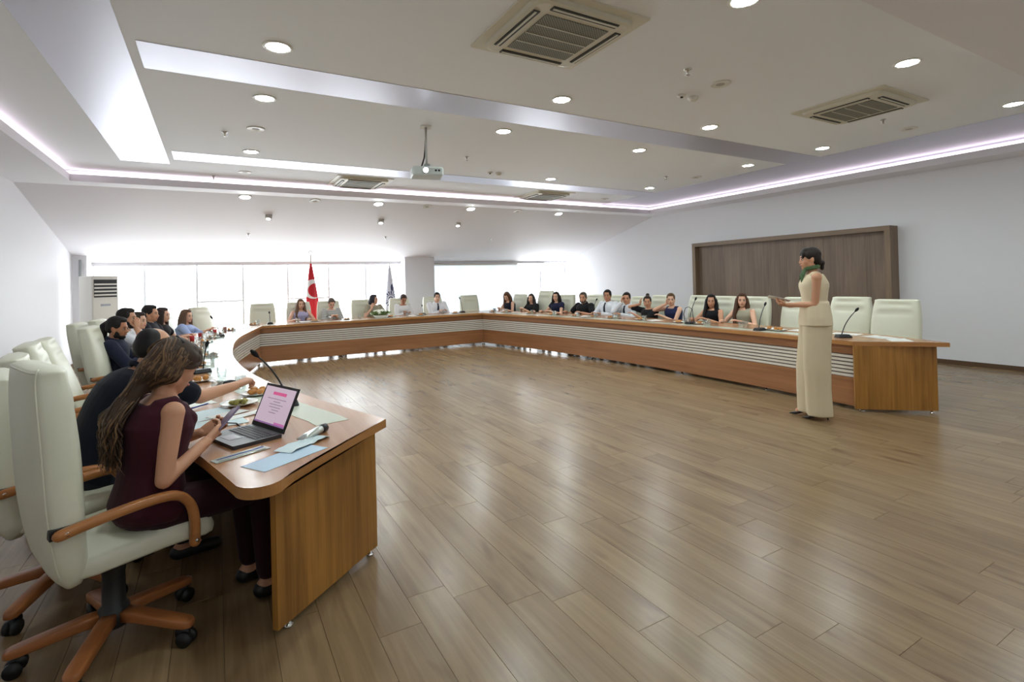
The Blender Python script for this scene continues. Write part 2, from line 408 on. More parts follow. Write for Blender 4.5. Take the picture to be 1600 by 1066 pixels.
# rounded outer corner at the near left end; swept-in outer edge at the near right end
oLe = [(.56, 2.60), (.36, 2.39), (.26, 2.275)]+[(.118+.092*math.cos(rad(a))*1.0+.02, 2.262+.10*math.sin(rad(a))) for a in range(-42, -176, -10)]+[(.029, 2.32), (.003, 2.42)]
inLe = np.vstack([np.linspace((.804, 2.844), (.79, 2.89), len(oLe)), inL[1:]]); outLe = np.vstack([np.array(oLe), oL[1:]])
top_from(inLe, outLe)
top_from(inB, np.array([(.05+(6.21-.05)*t, 11.88) for t in np.linspace(0, 1, 13)]))
keep = oR[:-8]; ends = np.array([oR[-9]+(np.array((6.5, 2.36))-oR[-9])*t for t in np.linspace(.125, 1, 8)]); bulge = np.array([(.10*math.sin(math.pi*t), 0) for t in np.linspace(.125, 1, 8)])
top_from(inR, np.vstack([keep, ends+bulge]))
for P, a, b in ((inL, 3, -1), (inB, 0, 13), (inR, 1, -3)):
    P2 = P[a:b] if b != 13 else P
    if P is inL: P2 = np.vstack([[.745, 2.98], P2])
    g = G(); band(g, offp(P2, .12), offp(P2, .30), TOPZ-.003, TOPZ+.0015); tpart(g, 'glass_inlay', inlay)
def front(P):
    """one curved front: backing, two boards, six slats"""
    g = G(); band(g, offp(P, .062), offp(P, .085), .045, TOPZ-TTH); fp = tpart(g, 'front_panel', slat_back)
    for nm, za, zb in (('upper_board', .605, TOPZ-TTH), ('lower_board', .045, .35)):
        g = G(); band(g, offp(P, .045), offp(P, .0615), za, zb); tpart(g, nm, front_wood, fp)
    for s_ in range(6):
        z = .357+s_*.0415; g = G(); band(g, offp(P, .045), offp(P, .0615), z, z+.027); tpart(g, 'slat', slat_white, fp)
    for q in (0, -1):
        c = offp(P, .1)[q]; G()
        tpart(G().lathe([(.02, 0), (.024, .004), (.024, .012), (.012, .016), (.012, .05)], 10, (c[0], c[1], 0)), 'foot', chrome, None, True)
def split(P, k):
    idx = [round(i*(len(P)-1)/k) for i in range(k+1)]
    for a, b in zip(idx[:-1], idx[1:]): yield P[a:b+1]
def extend(P, d0=0, d1=0):
    P = list(P)
    if d0: t = P[0]-P[1]; P = [P[0]+t/np.linalg.norm(t)*d0]+P
    if d1: t = P[-1]-P[-2]; P = P+[P[-1]+t/np.linalg.norm(t)*d1]
    return np.array(P)
for P, k_ in ((extend(inL[3:], 0, .06), 5), (extend(inB, .06, .06), 3), (extend(inR, .06, 0), 5)):
    for q in split(P, k_): front(q)
def end_panel(p, q, th):
    p, q = Vector(p), Vector(q); d = (q-p).normalized(); n = Vector((-d.y, d.x))*th
    tpart(G().prism([tuple(p), tuple(q), tuple(q+n), tuple(p+n)], .03, TOPZ-TTH), 'end_panel', end_wood)
    for t in (.1, .93):
        c = p.lerp(q, t)+n*.5
        tpart(G().lathe([(.016, 0), (.02, .004), (.02, .012), (.01, .016), (.01, .035)], 10, (c.x, c.y, 0)), 'foot', chrome, None, True)
end_panel((.204, 2.433), (.761, 2.919), .03)
end_panel((5.915, 2.985), (6.49, 2.47), .03)
# side return closing the near right end behind the front panel
end_panel((-.50, 5.2), (-.02, 5.25), .03); end_panel((6.55, 6.4), (6.9, 6.4), .03); end_panel((2.4, 11.3), (2.4, 11.75), .03); end_panel((4.1, 11.3), (4.1, 11.75), .03); end_panel((6.5, 9.0), (6.7, 9.03), .03)
# ------------------------------------------------------------------ ceiling fixtures
def slope_mat(): return Matrix.Rotation(-math.atan(SL), 4, 'X')
def make_downlight():
    r = empty('downlight')
    G().lathe([(.078, 0), (.103, 0), (.106, -.004), (.100, -.009), (.082, -.009), (.078, -.003)], 28).build('trim_ring', white_plastic, r, True)
    G().lathe([(.079, -.002), (.0792, -.0045), (.06, -.006), (.001, -.0065)], 28).build('diffuser', lamp_mat, r, True)
    index_tree(r); return r
dl = make_downlight(); first = [True]
def place(proto, loc, label, cat, group, rot=None, firstflag=None):
    o = proto if firstflag[0] else tree_copy(proto); firstflag[0] = False
    o.location = loc
    if rot is not None: o.rotation_euler = rot
    return tag(o, label, cat, group)
cols = (.43, 3.0, 5.17, 7.55); rows = (7.54, 5.34, 4.15, 2.11)
cn = ('leftmost', 'second from left', 'second from right', 'rightmost')
for j, y in enumerate(rows):
    for i, x in enumerate(cols):
        place(dl, (x, y, ZC), '%s round recessed downlight in the %s ceiling row from the windows' % (cn[i], ORD[j]), 'downlight', 'ceiling downlights', None, first)
for i, (x, y) in enumerate(((.47, 10.04), (2.8, 10.04), (4.8, 10.05), (7.12, 10.07))):
    place(dl, (x, y+.02, ZS-SL*(y+.02-9.95)), '%s round downlight along the top of the sloped ceiling' % cn[i], 'downlight', 'slope downlights', (-math.atan(SL), 0, 0), first)
for i, x in enumerate(cols):  # added row behind the camera, out of view, to brighten the foreground
    place(dl, (x, -.9, ZS), '%s added round fill downlight in the near soffit, out of view' % cn[i], 'downlight', 'added soffit fill downlights', None, first)
# tilted surface spotlights on the slope
fs = [True]
sp = empty('spotlight')
G().box(-.06, .06, -.05, .05, -.06, .02).build('housing', mat('spot_housing', srgb(196, 192, 186), .5), sp, bevel=.008)
G().lathe([(.038, 0), (.038, -.006), (.001, -.006)], 16, (0, -.005, -.058)).build('lens', mat('spot_lens', (1, 1, 1, 1), .4, emit=(1, .96, .95, 1), estr=14), sp, True)
index_tree(sp)
for i, (x, y) in enumerate(((.9, 10.88), (3.07, 10.9), (4.86, 10.92))):
    place(sp, (x, y, ZS-SL*(y-9.95)-.012), '%s small square spotlight on the sloped ceiling' % ('leftmost', 'middle', 'rightmost')[i], 'spotlight', 'slope spotlights', (-math.atan(SL)-.1, .12, 0), fs)
# round loudspeaker grilles
fs = [True]; sk = empty('ceiling_speaker')
G().lathe([(.075, 0), (.092, 0), (.094, -.005), (.085, -.010), (.078, -.008)], 24).build('rim', white_plastic, sk, True)
G().lathe([(.079, -.002), (.079, -.006), (.04, -.008), (.001, -.0085)], 24).build('grille', mat('speaker_grille', srgb(176, 172, 164), .7), sk, True)
index_tree(sk)
for (x, y, d) in ((.42, 6.42, 'left of the projector'), (.42, 8.92, 'near the far end of the wide left satin panel'), (4.1, 3.16, 'between the two near air cassettes'), (7.58, 3.1, 'beside the near right air cassette'), (7.55, 6.38, 'near the right cove between two downlights'), (7.6, 8.98, 'near the back right cove corner')):
    place(sk, (x, y, ZC), 'round white ceiling speaker '+d, 'speaker', 'ceiling speakers', None, fs)
for i, x in enumerate((1.62, 3.8, 5.97)):
    place(sk, (x, 10.06, ZS-SL*.11), '%s round speaker on the sloped ceiling' % ('leftmost', 'middle', 'rightmost')[i], 'speaker', 'slope speakers', (-math.atan(SL), 0, 0), fs)
# sprinkler heads
fs = [True]; sk = empty('sprinkler')
G().lathe([(.034, 0), (.036, -.004), (.026, -.01), (.012, -.012), (.008, -.045), (.004, -.05)], 14).build('escutcheon', chrome, sk, True)
G().lathe([(.004, -.05), (.021, -.052), (.021, -.055), (.002, -.056)], 14).build('deflector', chrome, sk, True)
index_tree(sk)
for (x, y, d) in ((.12, 6.7, 'left of the round speaker'), (0, 9.42, 'near the back left cove'), (3.13, 6.66, 'right of the projector'), (3.55, 3.06, 'right of the near left air cassette'), (6.83, 3.05, 'right of the near right air cassette'), (6.97, 6.56, 'near the right cove')):
    place(sk, (x, y, ZC), 'small chrome sprinkler head '+d, 'sprinkler', 'ceiling sprinklers', None, fs)
for i, x in enumerate((.6, 3.46, 6.22)):
    place(sk, (x, 11.93, ZS-SL*1.98), '%s small sprinkler low on the sloped ceiling' % ('leftmost', 'middle', 'rightmost')[i], 'sprinkler', 'slope sprinklers', (-math.atan(SL), 0, 0), fs)
# twin smoke detectors
for (x, y, d) in ((4.0, 7.45, 'right of the projector'), (4.08, 3.52, 'between the two near air cassettes')):
    o = empty('smoke_detector', 'twin white smoke detector and sensor '+d, 'detector', (x, y, ZC))
    G().lathe([(.052, 0), (.054, -.012), (.046, -.03), (.03, -.042), (.004, -.044)], 20, (.07, 0, 0)).build('detector_head', white_plastic, o, True)
    G().lathe([(.04, 0), (.042, -.01), (.034, -.018), (.003, -.02)], 20, (-.08, 0.01, 0)).build('sensor_head', white_plastic, o, True)
    G().lathe([(.014, -.018), (.014, -.028), (.004, -.032)], 12, (-.08, .01, 0)).build('sensor_eye', black_plastic, o, True)
# four-way air-conditioning cassettes
def rrect(a, b, r, n=5):
    out = []
    for cx, cy, t0 in ((a-r, b-r, 0), (-a+r, b-r, 90), (-a+r, -b+r, 180), (a-r, -b+r, 270)):
        for i in range(n+1): t = rad(t0+90*i/n); out.append((cx+r*math.cos(t), cy+r*math.sin(t)))
    return out
fs = [True]; ac = empty('air_cassette')
G().prism(rrect(.465, .465, .01, 2), -.012, 0).build('ceiling_plate', cream_plastic, ac)
body = G().loft([[(x, y, -.012) for x, y in rrect(.40, .40, .07)], [(x, y, -.04) for x, y in rrect(.395, .395, .07)], [(x, y, -.048) for x, y in rrect(.37, .37, .06)]]).build('fascia', cream_plastic, ac)
for i in range(4):
    g = G(); g.box(-.27, .27, .315, .365, -.055, -.043)
    lv = g.build('louvre', mat('louvre_dark', srgb(58, 58, 54), .6), ac); lv.rotation_euler = (0, 0, i*math.pi/2)
    G().box(-.262, .262, .335, .350, -.060, -.0551).build('vane', cream_plastic, lv)
gr = G().box(-.26, .26, -.26, .26, -.054, -.047).build('intake_grille', dark_grille, ac)
for t in (-.13, 0, .13): G().box(-.26, .26, t-.004, t+.004, -.058, -.0541).build('grille_bar', cream_plastic, gr)
km = NT(dark_grille); tc = km.node('ShaderNodeTexCoord'); ck = km.node('ShaderNodeTexChecker', i_Scale=90.0); km.link(tc.outputs['Object'], ck.inputs['Vector'])
km.link(km.mix(ck.outputs['Fac'], srgb(92, 92, 82), srgb(150, 148, 134)), km.p.inputs['Base Color'])
index_tree(ac)
for (x, y, d) in ((2.16, 3.03, 'nearest the camera above the hall'), (6.03, 2.93, 'near the right cove light'), (2.2, 9.04, 'at the back left behind the projector'), (6.03, 9.04, 'at the back right against the cove light')):
    place(ac, (x, y, ZC), 'square cream air conditioning cassette '+d, 'air conditioner', 'ceiling air cassettes', None, fs)
# projector on its ceiling pole
pj = empty('projector', 'white ceiling projector hanging on a pole with its lens lit', 'projector', (2.107, 5.56, 0), rad(-103))
G().prism(rrect(.06, .06, .02), ZC-.012, ZC).build('ceiling_bracket', white_plastic, pj)
G().tube([(0.012, 0, ZC-.012), (0.012, 0, 2.84)], .014, 10).build('pole', mat('pole_grey', srgb(190, 190, 186), .4, metal=.4), pj, True)
G().box(-.03, .055, -.035, .035, 2.8, 2.845).build('mount', mat('mount_grey', srgb(150, 154, 156), .4, metal=.4), pj, bevel=.006)
g = G().loft([[(x, y, 2.70) for x, y in rrect(.125, .165, .02)], [(x, y, 2.715) for x, y in rrect(.135, .175, .03)], [(x, y, 2.785) for x, y in rrect(.135, .175, .03)], [(x, y, 2.80) for x, y in rrect(.12, .16, .03)]])
pb = g.build('body', mat('projector_shell', srgb(206, 214, 212), .4), pj)
ln = G().tube([(.125, -.03, 2.752), (.15, -.03, 2.752)], .034, 20).build('lens_barrel', black_plastic, pj, True)
G().tube([(.1495, -.03, 2.752), (.152, -.03, 2.752)], .028, 20).build('lens', mat('lit_lens', (1, 1, 1, 1), .2, emit=(.9, .96, 1, 1), estr=25), ln, True)
for yy in (.085, .12): G().box(.134, .138, yy-.012, yy+.012, 2.745, 2.765).build('port', black_plastic, pb)
G().tube([(-.01, .01, ZC-.012), (-.035, .0, 3.14), (-.015, -.01, 3.02), (-.03, -.02, 2.93), (-.06, -.04, 2.86), (-.1, -.06, 2.805)], .009, 8).build('cable', black_plastic, pj, True)

# floor-standing air conditioner in the back left corner
fa = empty('standing_air_conditioner', 'tall white standing air conditioner in the back left corner', 'air conditioner', (-1.97, 12.67, 0), rad(-45))
G().box(-.17, .17, -.25, .25, 0, 1.79).build('cabinet', white_plastic, fa, bevel=.015)
G().box(.168, .178, -.215, .215, 1.38, 1.72).build('outlet_recess', black_plastic, fa)
for i in range(4): G().box(.172, .19, -.215, .215, 1.41+i*.068, 1.44+i*.068).build('outlet_vane', white_plastic, fa)
G().box(.168, .174, -.09, .09, 1.21, 1.25).build('display', mat('display_grey', srgb(170, 176, 186), .3), fa)
G().box(.168, .174, -.2, .2, .25, .75).build('intake_grille', mat('intake_light', srgb(206, 206, 204), .5), fa)
hose = G().tube([(-2.36, 13.33, 2.14), (-2.365, 13.33, 1.8), (-2.36, 13.32, 1.2), (-2.34, 13.2, .5), (-2.2, 13.0, .3)], .025, 10).build('refrigerant_hose', mat('hose_grey', srgb(150, 152, 152), .5), None, True)
tag(hose, 'grey refrigerant hose running down the corner behind the air conditioner', 'hose')

# ------------------------------------------------------------------ swivel chairs
def sring(c, ax, ay, a, b, e=3.5, n=28):
    c, ax, ay = Vector(c), Vector(ax), Vector(ay); out = []
    for i in range(n):
        t = 2*math.pi*i/n; x, y = math.cos(t), math.sin(t)
        out.append(tuple(c+ax*(a*math.copysign(abs(x)**(2/e), x))+ay*(b*math.copysign(abs(y)**(2/e), y))))
    return out
def make_chair():
    r = empty('swivel_chair')
    sp = arc_spline([(-.165, .40), (-.20, .52), (-.235, .68), (-.265, .86), (-.295, 1.02), (-.312, 1.11), (-.314, 1.14)], 5)
    n = len(sp); tg = np.gradient(sp, axis=0); rings = []
    for i in range(n):
        t = i/(n-1); d = Vector((tg[i][0], 0, tg[i][1])).normalized(); fw = Vector((d.z, 0, -d.x))
        wd = .235+.03*math.sin(math.pi*min(1, t*1.25)); th = .055+.02*math.sin(math.pi*min(t*1.1, 1))
        if t > .9: k_ = (t-.9)/.1; wd *= 1-.18*k_**2; th *= 1-.45*k_**2
        if t < .1: k_ = (.1-t)/.1; wd *= 1-.1*k_**2; th *= 1-.4*k_**2
        ring = sring((sp[i][0], 0, sp[i][1]), (0, 1, 0), fw, wd, th, 4, 40)
        groove = max(0, 1-abs(t-.60)/.035)+max(0, 1-abs(t-.74)/.035)
        bul = .012*math.sin(math.pi*((t-.74)/.26)) if t > .74 else (.010*math.sin(math.pi*(t-.6)/.14) if t > .6 else .012*math.sin(math.pi*max(0, t-.15)/.45))
        R2 = []
        for p in ring:
            p = Vector(p); c = Vector((sp[i][0], 0, sp[i][1])); f = (p-c).dot(fw)
            if f > .3*th and abs(p.y) < .74*wd: p = p+fw*(bul-.014*groove)*(1-(abs(p.y)/(.74*wd))**4)
            R2.append(tuple(p))
        rings.append(R2)
    bk = G().loft(rings).build('backrest', leather, r, True)
    for j in (23, 37):
        G().tube([Vector(q[j])*1.0 for q in rings[2:-1]], .0038, 6).build('piping', leather, bk, True)
    G().tube([Vector(q) for q in rings[-4][23:38]], .0038, 6).build('piping', leather, bk, True)
    rings = []
    for x, z, w_, t_ in ((-.21, .45, .20, .03), (-.19, .45, .225, .05), (-.10, .455, .245, .055), (.02, .462, .25, .055), (.14, .468, .25, .058), (.22, .468, .25, .062), (.275, .46, .245, .06), (.305, .45, .23, .045), (.318, .445, .21, .02)):
        rings.append(sring((x, 0, z), (0, 1, 0), (0, 0, 1), w_, t_, 4, 32))
    G().loft(rings[::-1]).build('seat', leather, r, True)
    for s_ in (-1, 1):
        pts = [(-.225, .285*s_, .628), (-.13, .288*s_, .643), (0, .29*s_, .656), (.09, .29*s_, .658), (.145, .29*s_, .648), (.182, .288*s_, .618), (.205, .285*s_, .57), (.215, .28*s_, .50), (.215, .275*s_, .425)]
        pts = [tuple(p) for p in arc_spline(pts, 3)]
        a = G().tube(pts, .021, 12, flat=.9, e=3, round_ends=True).build('armrest', arm_wood, r, True)
        for (x, z) in ((-.205, .632), (.215, .44)):
            G().tube([(x, (.300)*s_, z), (x, (.306)*s_, z)], .008, 10).build('bolt', chrome, a, True)
        G().box(-.25, -.19, min(.235*s_, .275*s_), max(.235*s_, .275*s_), .612, .648).build('arm_bracket', black_plastic, a)
    G().lathe([(.05, .085), (.062, .10), (.055, .16), (.042, .175), (.04, .30), (.05, .345), (.05, .36)], 20).build('column', black_plastic, r, True)
    G().box(-.14, .13, -.09, .09, .352, .408).build('mechanism', black_plastic, r, bevel=.012)
    legs = []
    for i in range(5):
        g = G(); rings = []
        for x, z, w_, h_ in ((.045, .128, .030, .026), (.10, .126, .030, .024), (.2, .112, .031, .021), (.29, .098, .032, .019), (.325, .094, .029, .017), (.343, .092, .017, .013)):
            rings.append(sring((x, 0, z), (0, 1, 0), (0, 0, 1), w_, h_, 5, 20))
        lg = g.loft(rings[::-1]).build('base_leg', leg_wood, r, True); lg.rotation_euler = (0, 0, 2*math.pi*i/5+.3); legs.append(lg)
        c = G()
        for y in (-.016, .016): c.tube([(.315, y-.009, .031), (.315, y+.009, .031)], .031, 16)
        c.tube([(.305, 0, .035), (.305, 0, .08)], .011, 8).tube([(.30, -.008, .05), (.30, .008, .05)], .03, 14)
        c.build('caster', black_plastic, lg, True)
    index_tree(r); return r
chair0 = make_chair(); CF = [True]
def chair(x, y, ang, label, dz=0, rec=0, bs=1, group='cream swivel chairs'):
    o = place(chair0, (x, y, 0), label, 'chair', group, (0, 0, rad(ang)), CF)
    if dz or rec or bs != 1:
        for ch in (KIDS[chair0.name] if o is chair0 else [c for c in COL.objects if c.parent == o]):
            if ch.name.split('.')[0] in ('backrest', 'seat', 'armrest', 'mechanism'): ch.location.z += dz
            if bs != 1 and ch.name.split('.')[0] == 'backrest': ch.scale = (1, 1, bs); ch.location.z += .42*(1-bs)
            if rec and ch.name.split('.')[0] == 'backrest':
                a = rad(rec); ch.rotation_euler = (0, -a, 0)
                px_, pz_ = -.18, .45; ch.location.x += px_-(px_*math.cos(a)-pz_*math.sin(a)); ch.location.z += pz_-(px_*math.sin(a)+pz_*math.cos(a))
    return o
# ------------------------------------------------------------------ people
def skin(tone):
    c = {'light': (226, 178, 150), 'mid': (206, 152, 120), 'tan': (182, 126, 94)}[tone]
    return mat('skin_'+tone, srgb(*c), .5, var=.05, vscale=14, sss=.06)
def cloth(rgb, rough=.85): return mat('cloth_%d_%d_%d' % rgb, srgb(*rgb), rough, spec=.25, bump=.25, bscale=120, sheen=.04)
def hairm(rgb): return mat('hair_%d_%d_%d' % rgb, srgb(*rgb), .55, spec=.3, bump=.3, bscale=70, var=.25, vscale=30)
eye_dark = mat('eye_dark', srgb(34, 22, 18), .25); eye_white = mat('eye_white', srgb(196, 186, 178), .4); lip_m = mat('lips', srgb(176, 92, 84), .45)
PEND = []
def soft(g, name, m, parent, voxel=.01, it=4, extra=None, fac=.5):
    """a smooth continuous surface grown from overlapping shells"""
    o = g.build(name, m, parent, True)
    md = o.modifiers.new('remesh', 'REMESH'); md.mode = 'VOXEL'; md.voxel_size = voxel; md.use_smooth_shade = True
    sm = o.modifiers.new('smooth', 'SMOOTH'); sm.factor = fac; sm.iterations = it
    PEND.append((o, extra, m)); return o
def bake_people():
    bpy.context.view_layer.update(); dg = bpy.context.evaluated_depsgraph_get()
    done = []
    for o, extra, m in PEND: done.append(bpy.data.meshes.new_from_object(o.evaluated_get(dg)))
    for (o, extra, m), me in zip(PEND, done):
        o.modifiers.clear(); old = o.data; nm = old.name; o.data = me
        if extra is not None:
            b = bmesh.new(); b.from_mesh(me)
            t = extra.mesh('extra', m, True); b.from_mesh(t); b.to_mesh(me); b.free(); bpy.data.meshes.remove(t)
        if not me.materials:
            me.materials.append(m)
        me.polygons.foreach_set('use_smooth', [True]*len(me.polygons))
        bpy.data.meshes.remove(old); me.name = nm
    PEND.clear()
def V(*a): return Vector(a)
def ik(S, W, a, b, hint):
    S, W = Vector(S), Vector(W); d = W-S; L = d.length
    if L > (a+b)*.995: W = S+d*((a+b)*.995/L); d = W-S; L = d.length
    x = (a*a-b*b+L*L)/(2*L); h = math.sqrt(max(0, a*a-x*x)); dn = d/L
    hp = Vector(hint); hp = hp-dn*hp.dot(dn); hp.normalize(); return S+dn*x+hp*h, W
def hand_geo(g, W, d, nrm, side, curl=22, s=1.0, thumb_out=.75, n=7):
    """palm plus four unequal fingers and a thumb from the palm's side; curls toward nrm"""
    W, d, nrm = Vector(W), Vector(d).normalized(), Vector(nrm); nrm = (nrm-d*nrm.dot(d)).normalized(); lat = d.cross(nrm).normalized()*side
    rings = []
    for t, w_, h_ in ((-.02, .024, .018), (0, .026, .018), (.03, .036, .017), (.065, .042, .015), (.088, .041, .012), (.096, .036, .008)):
        rings.append(sring(W+d*t*s, lat, nrm, w_*s, h_*s, 3, 12))
    g.loft(rings)
    for k_, (o, L) in enumerate(((.031, .070), (.0105, .079), (-.0105, .073), (-.031, .057))):
        p = W+d*.085*s+lat*o*s; q = d+lat*o*2.2; q.normalize(); pts = [p]; a = 0
        c = curl[k_] if isinstance(curl, (list, tuple)) else curl
        for fr in (.45, .31, .24):
            a += rad(c); dd = q*math.cos(a)+nrm*math.sin(a); p = p+dd*L*fr*s; pts.append(p)
        g.tube(pts, [.0095*s, .0088*s, .008*s, .0068*s], n, round_ends=True)
    p = W+d*.025*s+lat*.030*s; q = (d*.75+lat*thumb_out+nrm*.35).normalized(); p1 = p+q*.042*s; q2 = (d*.95+lat*.2+nrm*.45).normalized(); p2 = p1+q2*.032*s
    g.tube([p, p1, p2], [.0125*s, .0105*s, .0085*s], n, round_ends=True)
def frames(P):
    lean, side = rad(P.get('lean', 6)), rad(P.get('side', 0))
    u = V(math.sin(lean), math.sin(side), math.cos(lean)*math.cos(side)).normalized()
    tw = rad(P.get('twist', 0)); lat = V(-math.sin(tw), math.cos(tw), 0); lat = (lat-u*lat.dot(u)).normalized(); fw = lat.cross(u).normalized()
    return u, lat, fw
def torso_rings(P, pel, u, lat, fw, TL, e, t0=-.12, t1=1.0, male=True, n=26):
    prof = ([(-.16, .10, .085), (-.10, .155, .115), (0, .172, .125), (.2, .155, .115), (.4, .150, .112), (.6, .168, .122), (.78, .178, .120), (.9, .165, .100), (.965, .115, .075), (1.0, .062, .058)] if male else
            [(-.16, .10, .085), (-.10, .160, .118), (0, .178, .128), (.2, .142, .105), (.36, .128, .096), (.55, .142, .108), (.72, .152, .125), (.86, .142, .095), (.95, .100, .070), (1.0, .054, .052)])
    wsc = P.get('bulk', 1.0); out = []
    for t in [t0+(t1-t0)*i/16 for i in range(17)]:
        for (a, b) in zip(prof[:-1], prof[1:]):
            if a[0] <= t <= b[0]+1e-6:
                q = (t-a[0])/(b[0]-a[0]); w_ = a[1]+(b[1]-a[1])*q; d_ = a[2]+(b[2]-a[2])*q; break
        hunch = P.get('hunch', .0)*math.sin(math.pi*max(0, min(1, t)))
        c = pel+u*(TL*t)-fw*hunch
        out.append(sring(c, lat, fw, w_*wsc+e, d_*wsc+e, 2.4, n))
    return out
def build_head(g, HC, R, s=1.0, male=True, detail=False):
    def p(x, y, z): return HC+R @ V(x*s, y*s, z*s)
    E = lambda c, r: g.ell(p(*c), tuple(q*s for q in r), R, 18, 12)
    E((-.012, 0, .045), (.094, .076, .086)); E((.016, 0, .012), (.076, .066, .08)); E((.028, 0, -.035), (.06, .055, .07))
    E((.05, 0, -.078), (.035, .034 if male else .028, .03)); E((.066, 0, -.094), (.018, .02, .014))
    for y in (-1, 1):
        E((.045, .036*y, -.022), (.034, .026, .03)); E((-.008, .076*y, -.008), (.020, .009, .031)); E((.0, .052*y, -.055), (.03, .018, .034))
    E((.076, 0, .030), (.018, .046, .014))
    nt = .104 if male else .099
    g.tube([p(.084, 0, .012), p(.095, 0, -.010), p(nt, 0, -.028)], [.008*s, .0095*s, (.0125 if male else .0105)*s], 8, round_ends=True)
    for y in (-1, 1): E((.094, .011*y, -.032), (.011, .008, .008))
    E((.080, 0, -.058), (.014, .024, .012))
def face_parts(root, HC, R, s, browcol, closed=False, sc=1):
    def p(x, y, z): return HC+R @ V(x*s, y*s, z*s)
    for y in (-1, 1):
        if not closed:
            e = G().ell(p(.0775, .032*y, .004), (.011*s, .0145*s, .0085*s), R, 10, 6).build('eye', eye_white, root, True)
            G().ell(p(.0855, .031*y, .004), (.0048*s, .008*s, .0078*s), R, 8, 6).build('iris', eye_dark, e, True)
            G().tube([p(.083, .018*y, .0125), p(.0885, .031*y, .0145), p(.080, .046*y, .011)], .0022*s, 5).build('lashes', eye_dark, e, True)
        else: G().tube([p(.086, .018*y, -.001), p(.091, .032*y, -.004), p(.082, .047*y, .0)], .0028*s, 5).build('eyelashes', eye_dark, root, True)
        G().tube([p(.091, .014*y, .026), p(.091, .03*y, .031), p(.080, .05*y, .026)], [.0035*s, .004*s, .002*s], 6).build('eyebrow', hairm(browcol), root, True)
    G().tube([p(.0835, -.024, -.060), p(.0935, -.008, -.057), p(.0945, 0, -.058), p(.0935, .008, -.057), p(.0835, .024, -.060)], [.002*s, .0052*s, .0056*s, .0052*s, .002*s], 8, flat=1.2).build('lips', lip_m, root, True)
def hair_style(root, style, col, HC, R, s, NB, u, fw, lat, voxel):
    m = hairm(col)
    def p(x, y, z): return HC+R @ V(x*s, y*s, z*s)
    g = G(); E = lambda c, r: g.ell(p(*c), tuple(q*s for q in r), R, 18, 12)
    if style == 'balding':
        E((-.045, 0, .025), (.072, .0815, .075)); E((-.03, .055, .0), (.06, .027, .045)); E((-.03, -.055, .0), (.06, .027, .045)); E((-.05, 0, .058), (.062, .07, .07))
    else:
        E((-.024, 0, .053), (.095, .083, .088)); E((-.048, 0, .012), (.066, .081, .08)); E((.02, 0, .098), (.062, .06, .037))
        for y in (-1, 1): E((.01, .06*y, .05), (.045, .024, .05))
    if style == 'short': 
        for y in (-1, 1): E((.002, .07*y, .015), (.02, .011, .035))
    if style in ('bun', 'topbun', 'lowbun'):
        c = {'bun': (-.12, 0, .04), 'topbun': (-.07, 0, .15), 'lowbun': (-.112, 0, -.045)}[style]; E(c, (.036, .04, .036))
        if style == 'lowbun':
            E((-.075, 0, -.03), (.04, .055, .05)); E((-.115, .0, -.085), (.022, .03, .04)); E((.058, .0, .072), (.035, .062, .035)); E((.072, .035, .045), (.016, .02, .035)); E((.072, -.035, .045), (.016, .02, .035))
    if style in ('long', 'longfront', 'bob', 'ponytail'):
        L = {'long': .33, 'longfront': .36, 'bob': .11, 'ponytail': .20}[style]
        down = V(0, 0, -1)
        if style == 'ponytail':
            g.tube([p(-.10, 0, .06), p(-.145, 0, .02), p(-.13, 0, -.06)+down*.03, p(-.12, 0, -.1)+down*.1], [.03*s, .036*s, .032*s, .012*s], 10, round_ends=True)
        else:
            for a in range(-5, 6):
                t = a/5; an = math.pi*(.5+.5*abs(t))*(1 if t >= 0 else -1)
                an = rad(62+118*(1-abs(t)))*(1 if t >= 0 else -1) if t else math.pi
                x, y = .088*math.cos(an)-.015, .080*math.sin(an)
                b = p(x, y, .03); e1 = p(x*1.08-.01, y*1.15, -.07); fr = (.055 if style == 'longfront' and abs(t) > .5 else -.01)
                e2 = e1+down*L*.45+fw*fr*.5+lat*(.02 if y > 0 else -.02); e3 = e1+down*L*.85+fw*fr+lat*(.01 if y > 0 else -.01)
                if style == 'bob': g.tube([b, e1, e1+down*.03+fw*.01], [.026*s, .03*s, .02*s], 9, round_ends=True)
                else: g.tube([b, e1, e2, e3], [.026*s, .034*s, .034*s, .018*s], 9, round_ends=True)
    return soft(g, 'hair', m, root, voxel, 3)
